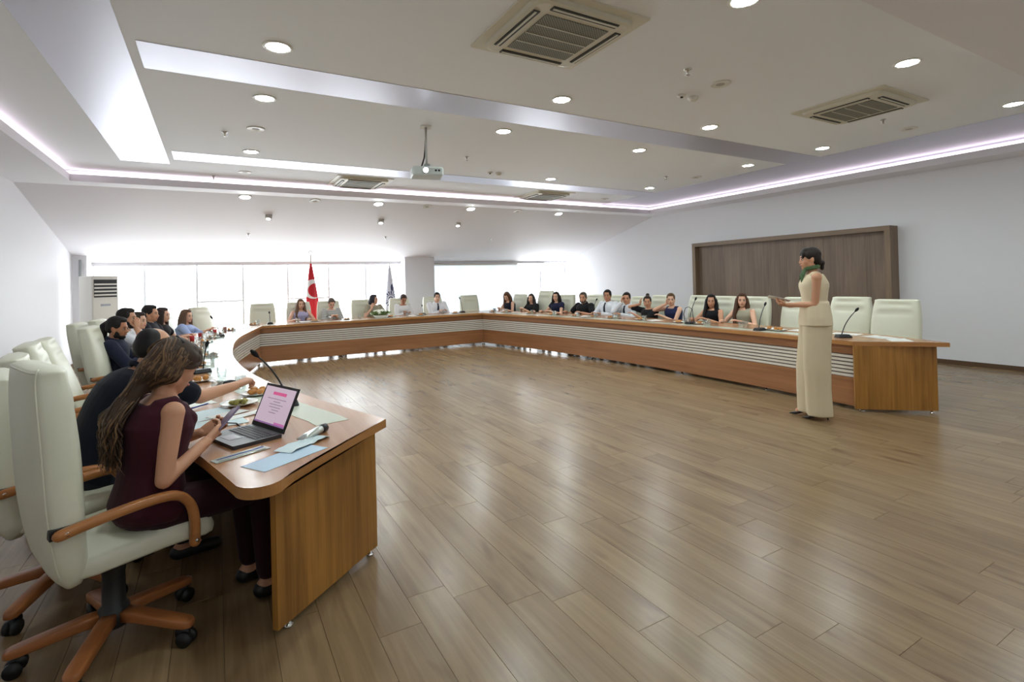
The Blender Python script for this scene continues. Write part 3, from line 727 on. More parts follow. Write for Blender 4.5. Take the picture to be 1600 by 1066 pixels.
def person(label, x, y, ang, P, group=None):
    """seated figure, local x forward; P carries pose and clothing"""
    male = P['g'] == 'm'; s = 1.0 if male else .95; s *= P.get('scale', 1)
    root = empty('person', label, 'person', (x, y, 0), rad(ang), group)
    vox = P.get('vox', .0105); sk = skin(P.get('tone', 'mid'))
    u, lat, fw = frames(P); pel = V(P.get('px', 0), 0, .575+P.get('pz', 0))
    hp = rad(P.get('hpitch', 0)); hy = rad(P.get('hyaw', 0)); hr = rad(P.get('hroll', 0))
    hs = .98 if male else .93; hs *= P.get('hscale', 1)
    R = (Matrix.Rotation(hy, 3, 'Z') @ Matrix.Rotation(hp, 3, 'Y') @ Matrix.Rotation(hr, 3, 'X'))
    nk = (u*.8+V(0, 0, .2)).normalized()
    TL = (P['top']-.131*hs-.125*s-pel.z)/u.z
    NB = pel+u*TL; HC = NB+nk*.085*s+fw*(.025+.03*math.sin(max(0, hp)))+V(0, 0, .04*s)
    sw = (.185 if male else .160)*s*P.get('bulk', 1)
    g = G(); g.loft(torso_rings(P, pel, u, lat, fw, TL, 0, male=male))
    g.cap(NB-nk*.03, .058*s if male else .048*s, HC+R @ V(-.015, 0, -.05), .054*s if male else .046*s)
    build_head(g, HC, R, hs, male)
    ua, fa = .285*s, .25*s; hands = G(); sleeves = []
    for sd, key in ((1, 'lh'), (-1, 'rh')):
        S_ = NB-u*.055+lat*sd*sw
        tgt = P.get(key); W = V(*tgt) if tgt else V(.36, .16*sd, .775)
        el, W = ik(S_, W, ua, fa, P.get('hint_'+key, (-.35, sd*.75, -.7)))
        r1, r2, r3 = (.05, .041, .028) if male else (.042, .034, .024)
        g.ell(S_, (r1*(1.25 if male else 1.1),)*3, None, 12, 8); g.cap(S_, r1*1.05, el, r2); g.cap(el, r2*1.0, W, r3)
        d = (W-el).normalized(); hd = V(*P['dir_'+key]) if 'dir_'+key in P else d
        hand_geo(hands, W+d*.005, hd, V(*P.get('nrm_'+key, (.15, -.25*sd, -1))), -sd if P.get('nrm_'+key) is None else P.get('sd_'+key, -sd), P.get('curl', 20), s*(.98 if male else .9))
        sleeves.append((S_, el, W, r1, r2, r3))
    kn = P.get('knee', .43)
    for sd in (1, -1):
        hipj = pel+V(.02, .088*sd*s, -.01); k_ = V(kn, .11*sd, .545+P.get('pz', 0)); an = V(kn-P.get('tuck', .04), .10*sd, .10)
        g.cap(hipj, .088*s, k_, .058*s); g.cap(k_, .056*s, an, .036*s); g.cap(an+V(-.02, 0, -.04), .035, an+V(.15, .01*sd, -.065), .028)
        sh = G().cap(an+V(-.03, 0, -.055), .04, an+V(.16, .012*sd, -.065), .034); soft(sh, 'shoe', black_plastic, root, .012, 2)
    soft(g, 'body', sk, root, vox, P.get('smooth', 3), hands)
    # clothing
    cg = G(); st, colr = P['wear']; t1 = {'sleeveless': .93, 'vneck': .93, 'tee': .965, 'polo': .985, 'shirt': .99, 'blouse': .95}[st]
    cg.loft(torso_rings(P, pel, u, lat, fw, TL, .016, -.13, t1, male))
    for (S_, el, W, r1, r2, r3) in sleeves:
        fr = {'sleeveless': 0, 'vneck': 0, 'tee': .5, 'polo': .55, 'shirt': 2, 'blouse': 1.75}[st]
        fr = P.get('sleeve', fr)
        if fr: cg.ell(S_, (r1*1.25+.014,)*3, None, 12, 8)
        if 0 < fr <= 1: cg.cap(S_, r1*1.1+.016, S_.lerp(el, fr), r1+.018)
        elif fr > 1:
            cg.cap(S_, r1*1.1+.016, el, r2+.018); cg.cap(el, r2+.018, el.lerp(W, min(1, fr-1)*.94), r3+.016)
    if st in ('sleeveless', 'vneck'):
        for sd in (1, -1): cg.tube([NB-u*.10+lat*sd*.095*s-fw*.075, NB-u*.035+lat*sd*.092*s-fw*.03, NB-u*.025+lat*sd*.09*s+fw*.01, NB-u*.10+lat*sd*.085*s+fw*.085], [.038, .036, .036, .038], 10, round_ends=True)
    if st in ('polo', 'shirt'): cg.tube([NB+(lat*math.cos(t)*(.066 if male else .056)+fw*(math.sin(t)*.064-.004))*s+u*(.012-.018*math.sin(t)) for t in [rad(-250+320*i/12) for i in range(13)]], .012, 8, flat=1.5, round_ends=True)
    cm = P.get('wear_mat') or cloth(colr)
    top = soft(cg, {'sleeveless': 'sleeveless_top', 'vneck': 'sleeveless_top', 'tee': 't_shirt', 'polo': 'polo_shirt', 'shirt': 'shirt', 'blouse': 'blouse'}[st], cm, root, vox, 3)
    tg = G(); tg.loft(torso_rings(P, pel, u, lat, fw, TL, .010, -.16, .16, male))
    for sd in (1, -1):
        hipj = pel+V(.02, .088*sd*s, -.01); k_ = V(kn, .11*sd, .545+P.get('pz', 0)); an = V(kn-P.get('tuck', .04), .10*sd, .13)
        tg.cap(hipj, .098*s, k_, .072*s); tg.cap(k_, .07*s, an, .052*s)
    soft(tg, 'trousers', cloth(P.get('legs', (34, 34, 40))), root, vox*1.2, 3)
    # head details
    hc = P.get('haircol', (30, 22, 18)); face_parts(root, HC, R, hs, hc if hc[0] < 90 else (70, 48, 32), P.get('closed', False))
    if P['hair'] != 'custom': hair_style(root, P['hair'], hc, HC, R, hs, NB, u, fw, lat, min(vox, .0095))
    if P.get('beard'):
        bg_ = G()
        for c, r in (((.046, 0, -.088), (.047, .042, .033)), ((.02, .05, -.06), (.035, .019, .045)), ((.02, -.05, -.06), (.035, .019, .045)), ((.079, 0, -.041), (.02, .026, .007))):
            bg_.ell(HC+R @ (V(*c)*hs), tuple(q*hs for q in r), R, 14, 9)
        soft(bg_, 'beard', hairm(hc), root, .008, 2)
    if P.get('tie'):
        tgm = G(); rr = []
        for t, w_ in ((.985, .016), (.95, .019), (.93, .014), (.8, .021), (.6, .026), (.4, .032), (.28, .034), (.22, .004)):
            dep = float(np.interp(t, [.2, .4, .6, .78, .9, .965, 1.0], [.115, .112, .122, .120, .100, .078, .062]))*P.get('bulk', 1)+.021
            c = pel+u*(TL*t)+fw*dep; rr.append(sring(c, lat, fw, w_, .007, 4, 10))
        tgm.loft(rr[::-1]).build('necktie', cloth(P['tie']), root, True)
    return root, dict(HC=HC, R=R, NB=NB, u=u, fw=fw, lat=lat, pel=pel, TL=TL, hs=hs)
# ------------------------------------------------------------------ who sits where
def fdir(a): return Vector((math.cos(rad(a)), math.sin(rad(a))))
def seat(key, hx, hy_, ang, P, label, chair_label, cdx=0, cdy=0, cang=0, dz=0, rec=0):
    """person whose head is over (hx, hy_) in a chair just behind"""
    d = fdir(ang); back = .085+math.sin(rad(P.get('lean', 6)))*.45-.045
    px, py = hx-d.x*back, hy_-d.y*back
    info = None
    if P is not None and label: _, info = person(label, px, py, ang, P)
    if chair_label:
        c = chair(px+cdx, py+cdy, ang+cang, chair_label, dz, rec)
        if key in ('tie1', 'tie2', 'bun', 'wom4', 'lightblue'): c.scale = (1, .86, 1)
    return px, py, info
BLK, NAVY, WHT = (24, 24, 28), (26, 30, 52), (226, 228, 234)
stripe = mat('striped_cloth', srgb(200, 200, 198), .85)
k = NT(stripe); tc = k.node('ShaderNodeTexCoord'); wv = k.node('ShaderNodeTexWave', i_Scale=14.0, i_Distortion=.4); wv.bands_direction = 'Z'; k.link(tc.outputs['Object'], wv.inputs['Vector'])
k.link(k.mix(k.math('GREATER_THAN', wv.outputs['Fac'], .5), srgb(112, 116, 118), srgb(222, 220, 214)), k.p.inputs['Base Color'])
# right side of the table, from the back corner towards the camera
seat('lean', 6.52, 11.64, 188, dict(g='f', top=1.215, lean=14, hpitch=28, hyaw=25, hair='long', haircol=(98, 62, 42), wear=('sleeveless', (30, 32, 46)), tone='light', rh=(.38, -.05, .79), lh=(.36, .12, .78)), 'woman with long auburn hair in dark sleeveless top, head bowed at the back corner', 'cream swivel chair of the auburn-haired woman at the back corner')
seat('black', 6.67, 10.73, 188, dict(g='f', top=1.17, lean=6, hyaw=28, hair='long', haircol=(34, 28, 28), wear=('tee', BLK), tone='light', rh=(.36, -.03, .79), lh=(.34, .06, .80)), 'woman with long straight dark hair in black tee, second from the back corner', 'taller cream swivel chair behind the dark-haired woman in black tee', -.0, -.18, 0, .09)
seat('navy', 6.82, 9.87, 188, dict(g='f', top=1.215, lean=3, hyaw=26, hair='long', haircol=(30, 24, 26), wear=('tee', (28, 32, 60)), sleeve=.25, tone='light', lh=(.34, .12, .78)), 'woman with dark hair in navy short-sleeved top sitting upright on the right side', 'cream swivel chair behind the dark-haired woman in the navy top')
seat('polo', 6.95, 9.03, 187, dict(g='m', top=1.21, lean=8, hyaw=30, hair='short', haircol=(84, 74, 66), beard=1, wear=('polo', BLK), tone='mid', bulk=1.08, lh=(.38, .26, .78), rh=(.38, -.24, .78)), 'bearded man in black polo shirt leaning on the table', 'cream swivel chair behind the bearded man in black polo')
seat('tie1', 7.04, 8.32, 186, dict(g='m', top=1.26, lean=3, hyaw=30, hair='short', haircol=(26, 22, 22), wear=('shirt', WHT), tie=(30, 30, 44), tone='tan', rh=(.36, -.1, .78), lh=(.36, .12, .78)), 'taller man in white shirt and dark tie on the right side', 'cream swivel chair behind the taller man in white shirt')
seat('tie2', 7.09, 7.8, 185, dict(g='m', top=1.21, lean=8, hyaw=34, hair='short', haircol=(28, 22, 20), wear=('shirt', WHT), tie=(28, 34, 52), tone='mid', scale=.95, rh=(.20, -.04, 1.0), dir_rh=(.02, .12, 1), nrm_rh=(-.6, .5, 0), lh=(.36, .1, .78)), 'man in white shirt and navy tie resting his chin on his hand', 'cream swivel chair behind the man resting chin on hand', dz=-.03)
seat('bun', 7.14, 7.29, 184, dict(g='f', top=1.145, lean=10, hyaw=36, hair='topbun', haircol=(48, 34, 28), wear=('tee', BLK), sleeve=.7, tone='mid', rh=(.16, -.13, .98), dir_rh=(0, .1, 1), nrm_rh=(-.4, .7, 0), lh=(.34, -.1, .79)), 'woman with hair in a bun and black tee, head propped on hand', 'cream swivel chair behind the woman with the bun')
seat('navy2', 7.18, 6.73, 183, dict(g='f', top=1.20, lean=12, hyaw=38, hair='bun', haircol=(96, 72, 48), wear=('sleeveless', (38, 42, 78)), tone='light', rh=(.18, -.06, 1.0), dir_rh=(0, .1, 1), nrm_rh=(-.4, .6, 0), lh=(.36, .0, .79)), 'fair-haired woman in navy halter top leaning on her hand', 'cream swivel chair beside the cable loop, right of the navy halter top', .12, -.26)
seat('blk', 7.22, 5.88, 182, dict(g='f', top=1.185, lean=4, hyaw=34, hair='longfront', haircol=(20, 16, 18), wear=('sleeveless', (22, 22, 26)), tone='mid', lh=(.33, .12, .78)), 'woman with very long black hair in black sleeveless top', 'cream swivel chair behind the woman with very long black hair')
seat('beige', 7.23, 5.3, 181, dict(g='f', top=1.21, lean=5, hyaw=36, hair='longfront', haircol=(82, 54, 38), wear=('vneck', (168, 162, 142)), tone='light', legs=(150, 146, 130), lh=(.33, .14, .78)), 'woman with brown hair in beige sleeveless vest facing the camera', 'cream swivel chair behind the woman in beige vest')
chair(7.34, 4.60, 180, 'empty cream swivel chair partly hidden by the standing woman', 0)
chair(7.24, 3.80, 184, 'empty cream swivel chair second from the near right table end', .02)
chair(7.13, 3.20, 186, 'empty cream swivel chair at the near right table end', 0)
# back side, under the windows
chair(.88, 12.32, -90, 'empty cream swivel chair at the back beside the curved corner')
seat('lilac', 1.61, 12.15, -90, dict(g='f', top=1.215, lean=5, hyaw=8, hair='longfront', haircol=(112, 84, 64), wear=('sleeveless', (176, 172, 206)), tone='light'), 'woman with wavy hair in lilac top before the red flag', 'cream swivel chair behind the woman in lilac')
seat('striped', 2.26, 12.15, -90, dict(g='f', top=1.21, lean=8, hpitch=25, hair='bun', haircol=(92, 80, 72), wear=('blouse', (200, 200, 198)), wear_mat=stripe, tone='light', rh=(.32, -.03, .8), lh=(.32, .05, .8)), 'woman in grey striped blouse looking down right of the red flag', 'cream swivel chair behind the striped blouse')
seat('bob', 3.22, 12.15, -84, dict(g='f', top=1.255, lean=8, hyaw=42, hair='bob', haircol=(40, 36, 44), wear=('tee', (160, 152, 132)), tone='light', rh=(.2, -.1, .93), dir_rh=(.2, .1, 1), nrm_rh=(-.3, .6, .1)), 'woman with dark bob in beige top behind the flower bowl', 'cream swivel chair left of the dark-bobbed woman', -.16, 0)
seat('whiteblouse', 3.93, 12.15, -92, dict(g='f', top=1.235, lean=8, hpitch=24, hair='bun', haircol=(60, 48, 42), wear=('blouse', (232, 230, 230)), tone='tan', rh=(.32, -.02, .79), lh=(.3, .04, .8)), 'woman in white blouse looking down by the column', 'cream swivel chair behind the woman in white blouse')
seat('tieback', 4.8, 12.15, -94, dict(g='m', top=1.255, lean=10, hyaw=-6, hair='short', haircol=(38, 32, 30), wear=('shirt', (234, 234, 238)), tie=(44, 46, 62), tone='light', rh=(.34, .02, .79), lh=(.34, .08, .79)), 'man in white shirt and dark tie seated before the column', 'cream swivel chair behind the man before the column')
chair(5.86, 12.32, -96, 'empty cream swivel chair at the back right before the blind')
# left side, from the camera away
chair(-.40, 2.77, 22, 'large cream swivel chair of the woman in burgundy, nearest the camera', .0, -6, 1.1)
chair(-.68, 3.38, 14, 'cream swivel chair at the left picture edge, of the man in navy', .0, -8, .97)
chair(-.71, 4.28, 10, 'empty cream swivel chair behind the man in navy, nearest of the empty row', .0, 5)
chair(-.79, 4.98, 8, 'empty reclined cream swivel chair, middle of the empty left row', .02, 7)
chair(-.83, 5.60, 4, 'empty reclined cream swivel chair, farthest of the empty left row', .01, 9)
seat('darkblue', -.93, 7.05, -2, dict(g='m', top=1.215, lean=2, hyaw=-18, hpitch=8, hair='ponytail', haircol=(26, 22, 22), beard=1, wear=('shirt', (34, 38, 58)), tone='tan', lh=(.3, .12, .79), rh=(.32, -.05, .79)), 'man with tied-back dark hair and beard in dark blue shirt', 'cream swivel chair of the man in dark blue shirt', .16, -.32, 0, 0)
seat('beard', -.92, 7.65, -3, dict(g='m', top=1.29, lean=6, hyaw=-16, hair='short', haircol=(30, 24, 22), beard=1, wear=('tee', WHT), tone='mid', rh=(.18, -.04, 1.04), dir_rh=(0, .1, 1), nrm_rh=(-.5, .5, 0)), 'bearded man in white tee with hand at his mouth', 'cream swivel chair of the bearded man in white tee', -.08)
seat('wom2', -.87, 8.29, -5, dict(g='f', top=1.215, lean=4, hyaw=-20, hair='bun', haircol=(52, 40, 34), wear=('tee', (224, 220, 216)), tone='light'), 'woman with tied-back hair in white between two men on the left', 'cream swivel chair of the woman between two men', -.06)
seat('man3', -.80, 8.9, -8, dict(g='m', top=1.285, lean=4, hyaw=-12, hair='short', haircol=(30, 26, 26), wear=('shirt', (44, 44, 52)), tone='mid'), 'tall man with short dark hair in charcoal shirt on the left side', 'cream swivel chair of the tall man in charcoal')
seat('wom4', -.70, 9.5, -11, dict(g='f', top=1.225, lean=4, hyaw=-8, hair='long', haircol=(52, 38, 34), wear=('tee', (40, 34, 38)), tone='light'), 'woman with dark hair in dark top beside the tall man', 'cream swivel chair of the dark-haired woman beside the tall man')
chair(-.52, 9.98, -12, 'empty pinkish cream swivel chair left of the woman in light blue', .0, 4)
seat('lightblue', -.43, 10.5, -14, dict(g='f', top=1.145, lean=2, hyaw=-20, hair='long', haircol=(104, 78, 62), wear=('blouse', (168, 184, 226)), tone='light'), 'woman with long brown hair in light blue blouse at the far left', 'cream swivel chair of the woman in light blue')
chair(-.02, 12.12, -38, 'empty reclined cream swivel chair at the far left table corner', .0, 6)

# the man in navy reaching across the table
_, nv = person('man in navy shirt leaning far over the table with arm stretched out', -.585, 3.42, 16, dict(g='m', top=1.30, lean=27, side=5, hyaw=34, hpitch=14, hair='balding', haircol=(26, 22, 24), wear=('polo', (15, 18, 32)), sleeve=.75, tone='mid', bulk=1.08, vox=.008, rh=(.70, -.02, .90), dir_rh=(.9, .25, .25), nrm_rh=(.3, .2, -1), lh=(.42, .35, .78), curl=[38, 50, 55, 60], legs=(36, 40, 52), hunch=.02))

# the woman in burgundy with the phone
BUR = (60, 17, 31)
wroot, wi = person('woman with long wavy highlighted hair in burgundy, looking down at her phone', -.265, 2.735, 20, dict(g='f', top=1.275, lean=7, hyaw=6, hpitch=26, hair='custom', haircol=(60, 42, 32), closed=True, wear=('sleeveless', BUR), legs=(44, 14, 24), tone='mid', vox=.0062, smooth=4, hscale=1.0, hunch=.012,
    rh=(.20, -.085, .81), dir_rh=(.75, .42, .38), nrm_rh=(-.35, .75, .5), sd_rh=-1, hint_rh=(-.6, -.3, -.8), lh=(.235, .09, .81), dir_lh=(.8, -.35, .35), nrm_lh=(-.2, -.8, .5), sd_lh=1, curl=[26, 30, 34, 38], pz=.0, tuck=-.02))
def long_wavy(root, I):
    HC, R, s = I['HC'], I['R'], I['hs']; NB, fw, lat = I['NB'], I['fw'], I['lat']
    def p(x, y, z): return HC+R @ V(x*s, y*s, z*s)
    g = G(); E = lambda c, r: g.ell(p(*c), tuple(q*s for q in r), R, 20, 14)
    E((-.024, 0, .053), (.098, .086, .090)); E((-.05, 0, .005), (.068, .083, .085)); E((.015, 0, .10), (.06, .06, .034))
    for y in (-1, 1): E((.012, .064*y, .05), (.046, .023, .05)); E((.055, .055*y, .062), (.024, .014, .03))
    g.tube([p(-.06, 0, -.02), NB-fw*.10+V(0, 0, .02), NB-fw*.165-V(0, 0, .10), NB-fw*.18-V(0, 0, .19), NB-fw*.185-V(0, 0, .26)], [.058, .048, .042, .034, .018], 16, flat=.7, round_ends=True)
    base = soft(g, 'hair', hairm((62, 45, 34)), root, .0075, 4)
    rr = random.Random(11); lk = G(); lk2 = G()
    for i in range(340):
        a = rr.uniform(-1, 1); an = math.pi+a*1.95
        x0, y0 = .094*math.cos(an)-.024, .086*math.sin(an); z0 = rr.uniform(.02, .12)*(1-.3*abs(a))
        k_ = math.sqrt(max(.05, 1-((z0-.05)/.095)**2)); st = p(x0*k_, y0*k_, z0)
        m1 = p(x0*1.1-.012, y0*1.06, -.05+rr.uniform(-.01, .01))
        L = rr.uniform(.22, .345); sp = a*.085+rr.uniform(-.02, .02); pts = [st, p(x0*1.05-.006, y0*1.03, .0), m1]
        for q in range(1, 9):
            t = q/8; wv_ = .013*math.sin(t*11+i)*t; bk = .10+.095*min(1, t*2.4)+rr.uniform(-.006, .006)+.022*math.sin(i*1.7)*t
            c = NB-fw*bk+lat*(sp*(1-.25*t)+wv_)+V(0, 0, .03-L*t)-fw*wv_*.8
            pts.append(m1.lerp(c, min(1, t*2.2)) if t < .45 else c)
        pts = [Vector(v) for v in arc_spline([tuple(v) for v in pts], 3)]
        n = len(pts); rad_ = [rr.uniform(.005, .0085)*(math.sin(math.pi*min(1, .25+j/n*.8))**.6+.08) for j in range(n)]
        (lk if rr.random() < .6 else lk2).tube(pts, rad_, 6, flat=.6)
    for i in range(220):    # strands over the crown from the parting
        s_ = 1 if i % 2 else -1; x0 = rr.uniform(-.09, .055); q = rr.uniform(.0, 1)
        zt = .05+.092*math.sqrt(max(.05, 1-((x0+.024)/.1)**2))
        pts = [p(x0, .004*s_, zt), p(x0-.01, .045*s_, zt-.018-.01*q), p(x0-.022, .078*s_, .055), p(x0*.6-.04, .089*s_, .01-.01*q), p(x0*.4-.06, .084*s_, -.04-.02*q), p(-.075, .07*s_, -.09)]
        pts = [Vector(v) for v in arc_spline([tuple(v) for v in pts], 4)]; n = len(pts)
        (lk if rr.random() < .72 else lk2).tube(pts, [rr.uniform(.003, .005)*(math.sin(math.pi*min(1, .12+j/n*.86))**.5+.05) for j in range(n)], 6, flat=.5)
    for s_ in (1, -1):      # swept fringe and side locks
        for j in range(5):
            t = j/8+.3; pts = [p(.05-.03*t, .008*s_, .134-.004*t), p(.083-.03*t, .035*s_, .098-.01*t), p(.088-.035*t, .060*s_, .055), p(.058-.045*t, .078*s_, .014+.02*t), p(.005-.05*t, .087*s_, -.002+.03*t)]
            lk.tube([Vector(v) for v in arc_spline([tuple(v) for v in pts], 4)], [.004]+[.008]*15+[.003], 6, flat=.55)
    lk.build('hair_locks', hairm((64, 46, 35)), root, True); lk2.build('hair_highlights', hairm((114, 86, 60)), root, True)
    G().tube([p(-.035, -.06, .115), p(-.05, 0, .142), p(-.035, .06, .115)], .007, 8).build('hair_clip', black_plastic, root, True)
long_wavy(wroot, wi)

# ------------------------------------------------------------------ the standing presenter
def presenter(x, y, ang):
    root = empty('person', 'standing woman in beige vest and wide trousers holding papers', 'person', (x, y, 0), rad(ang))
    HE = .06; vox = .0072; s = .97; sk = skin('mid')
    pel = V(0, 0, .98+HE); u = V(.02, 0, 1).normalized(); lat = V(0, 1, 0); fw = lat.cross(u); P = dict(bulk=.97); TL = .47
    NB = pel+u*TL; hs = .95; R = Matrix.Rotation(rad(4), 3, 'Z') @ Matrix.Rotation(rad(2), 3, 'Y'); HC = NB+V(.028, 0, .128)
    g = G(); g.loft(torso_rings(P, pel, u, lat, fw, TL, 0, male=False)); g.cap(NB-u*.03, .045, HC+V(-.015, 0, -.05), .044); build_head(g, HC, R, hs, False)
    hd = G(); sw = .158
    for sd, W, dr, nr in ((1, V(.265, .08, 1.115+HE), (.95, -.25, .12), (.1, -.35, .9)), (-1, V(.235, -.02, 1.10+HE), (.85, .5, .1), (0, .2, 1))):
        S_ = NB-u*.055+lat*sd*sw; el, W = ik(S_, W, .28, .245, (-1, .2*sd, -.3))
        g.ell(S_, (.05,)*3, None, 12, 8); g.cap(S_, .044, el, .034); g.cap(el, .034, W, .023)
        hand_geo(hd, W, dr, nr, -sd if sd > 0 else -sd, [34, 40, 44, 48], .92, n=8)
    for sd in (1, -1):
        hip = pel+V(0, .085*sd, -.03); kn = V(.02, .085*sd, .52+HE); an = V(-.015, .08*sd+(.0), .10+HE)
        if sd < 0: kn += V(.05, 0, 0); an += V(.09, 0, 0)
        g.cap(hip, .085, kn, .056); g.cap(kn, .053, an, .034); g.cap(an+V(-.01, 0, -.03), .033, an+V(.10, 0, -.115), .026)
        sh = G().tube([an+V(-.045, 0, -.075), an+V(0, 0, -.085), an+V(.06, 0, -.115), an+V(.125, 0, -.14), an+V(.175, 0, -.143)], [.026, .036, .036, .03, .010], 12, flat=.55, round_ends=True)
        so = soft(sh, 'shoe', mat('shoe_black', srgb(22, 20, 22), .3), root, .007, 2)
        G().tube([an+V(-.05, 0, -.085), an+V(-.055, 0, -.10-HE+.002)], [.012, .005], 8).build('heel', mat('shoe_black', srgb(22, 20, 22), .3), so, True)
    soft(g, 'body', sk, root, vox, 4, hd)
    bei = cloth((216, 200, 170)); t = G(); t.loft(torso_rings(P, pel, u, lat, fw, TL, .018, -.16, .95, False, 30))
    for sd in (1, -1): t.ell(NB-u*.03+lat*sd*.105, (.055, .035, .035), None, 12, 8)
    rings = []
    for z, a, b in ((.90, .202, .152), (.98, .195, .148), (1.06, .178, .136), (1.14, .158, .124)): rings.append(sring((0.002, 0, z+HE), lat, fw, a, b, 2.4, 26))
    t.loft(rings); soft(t, 'waistcoat', bei, root, vox, 3)
    tr = G()
    for sd in (1, -1):
        f0 = .05 if sd < 0 else 0
        rings = []
        for z, cx, cy, a, b in ((1.02, 0, .06, .11, .135), (.92, 0, .075, .108, .138), (.75, .01+f0*.3, .082, .105, .128), (.5, .015+f0*.7, .085, .105, .125), (.3, .01+f0, .08, .098, .118), (.03, .0+f0*1.1, .078, .098, .120), (.025, .0+f0*1.1, .078, .094, .116)):
            ring = []
            for i, q in enumerate(sring((cx, cy*sd, z+HE*.3), lat, V(1, 0, 0), a, b, 2.3, 30)):
                q = Vector(q); d = q-V(cx, cy*sd, q.z); w_ = 1+.035*math.sin(i*2*math.pi/30*6+sd)*(1-min(1, max(0, z-.2)))
                ring.append(tuple(V(cx, cy*sd, q.z)+d*w_))
            rings.append(ring)
        tr.loft(rings[::-1])
    soft(tr, 'trousers', cloth((212, 196, 166)), root, .0085, 3)
    sc = mat('green_scarf', srgb(70, 96, 58), .7, var=.55, vscale=34); q = G()
    q.tube([NB+V(.012+.066*math.cos(a), .064*math.sin(a), .045-.014*math.cos(a)) for a in [rad(i*360/16) for i in range(17)]], .015, 10, flat=1.5)
    q.tube([NB+V(.075, .02, .03), NB+V(.105, .05, -.02), NB+V(.118, .06, -.10)], [.02, .028, .012], 10, flat=.5, round_ends=True)
    q.tube([NB+V(.075, .02, .03), NB+V(.11, .0, -.03), NB+V(.125, -.01, -.08)], [.02, .026, .01], 10, flat=.5, round_ends=True)
    soft(q, 'neck_scarf', sc, root, .007, 2)
    face_parts(root, HC, R, hs, (40, 28, 22)); hair_style(root, 'lowbun', (36, 26, 22), HC, R, hs, NB, u, fw, lat, .0075)
    return root
presenter(5.38, 3.08, 131)
bake_people()
# ------------------------------------------------------------------ things on the table
PHONE_AT, PHONE_ROT = (.03, 2.815, .875), (rad(35), rad(-20), rad(-60))
PAPER_AT, PAPER_ROT = (5.155, 3.33, 1.235), (rad(10), rad(-14), rad(128))
TZ = TOPZ+.0006
def near(P, x, y):
    d = np.linalg.norm(P-np.array((x, y)), axis=1); i = int(d.argmin()); n = normals(P)[i]; return P[i], n
def spot(P, hx, hy, d, side=0):
    """table point at distance d from the inner edge in front of a sitter at (hx, hy); side shifts along the table"""
    q, n = near(P, hx, hy); t = np.array((n[1], -n[0])); return q+n*d+t*side
tumbler = G().lathe([(.024, .003), (.030, .0), (.033, .002), (.037, .095), (.036, .096), (.0355, .094), (.031, .012), (.001, .010)], 16).mesh('tumbler', glass_clear, True)
water = thin_glass('water', (.86, .92, .93, 1), .3)
def glass(x, y, who, fill=True):
    o = bpy.data.objects.new('drinking_glass', tumbler); COL.objects.link(o); o.location = (x, y, TZ); return tag(o, 'clear water tumbler '+who, 'glass', 'water tumblers on the table')
plate_m = G().lathe([(.05, 0), (.055, .002), (.088, .011), (.104, .018), (.105, .0205), (.086, .0145), (.05, .006), (.001, .005)], 28).mesh('plate', china, True)
def lump(seed, m, r=.026, h=.02):
    rr = random.Random(seed); g = G(); g.ell((0, 0, h*.9), (r, r*.8, h), None, 12, 8)
    g.v = [tuple(np.array(p)*(1+rr.uniform(-.1, .1))) for p in g.v]
    return g.mesh('pastry', m, True)
lumps = [lump(1, pastry), lump(2, pastry, .03, .018), lump(3, pastry, .024, .022)]
greens = [lump(4, salad, .024, .014), lump(5, salad, .028, .012), lump(6, salad, .02, .016)]
def plate(x, y, who, food='pastry', n=3, s=1.0):
    o = bpy.data.objects.new('plate', plate_m); COL.objects.link(o); o.location = (x, y, TZ); o.scale = (s, s, 1); tag(o, 'white china plate '+who, 'plate', 'plates on the table')
    rr = random.Random(int(x*1000+y*77))
    for i in range(n):
        a = 2*math.pi*i/max(1, n)+rr.uniform(0, .6); r = .034 if n > 1 else 0
        f = bpy.data.objects.new('pastry' if food == 'pastry' else 'salad_heap', rr.choice(lumps if food == 'pastry' else greens)); COL.objects.link(f)
        f.location = (x+r*math.cos(a)*s, y+r*math.sin(a)*s, TZ+.0068); f.rotation_euler = (0, 0, rr.uniform(0, 6)); f.scale = (s,)*3
        tag(f, ('golden pastry' if food == 'pastry' else 'small green salad heap')+' on the plate '+who, 'food', 'food on the plate '+who)
def sheet(x, y, rz, who, w_=.21, l_=.297, m=None, nm='paper_sheet', z=0):
    o = G().box(-l_/2, l_/2, -w_/2, w_/2, 0, .0012).build(nm, m or paper_white, None); o.location = (x, y, TZ+z); o.rotation_euler = (0, 0, rad(rz)); return tag(o, who, 'paper')
def mic(x, y, ang, h, label, reach=.12, bend=0.0):
    r = empty('microphone', label, 'microphone', (x, y, TZ), rad(ang), 'gooseneck microphones')
    G().loft([[(a, b, 0) for a, b in rrect(.075, .055, .012)], [(a, b, .012) for a, b in rrect(.075, .055, .012)], [(a*.8-.008, b*.72, .036) for a, b in rrect(.075, .055, .012)]]).build('base', black_plastic, r)
    G().box(.02, .045, -.012, .012, .026, .034).build('switch', mat('switch_grey', srgb(90, 92, 96), .4), r)
    pts = arc_spline([(-.02, 0, .03), (-.02+reach*.25, bend*.4, .03+h*.4), (-.02+reach*.62, bend, .03+h*.75), (-.02+reach, bend, .03+h)], 5)
    n = G().tube([tuple(p) for p in pts], [.0055]*12+[.0045]*4, 8).build('gooseneck', black_plastic, r, True)
    e = Vector(pts[-1]); d = (Vector(pts[-1])-Vector(pts[-3])).normalized()
    G().tube([e-d*.005, e+d*.012, e+d*.03, e+d*.045], [.008, .0145, .0155, .009], 12, round_ends=True).build('foam_head', mat('mic_foam', srgb(18, 18, 20), .95), r, True)
    return r
mic(.36, 3.52, 185, .30, 'gooseneck microphone behind the laptop with stem leaning left', .17)
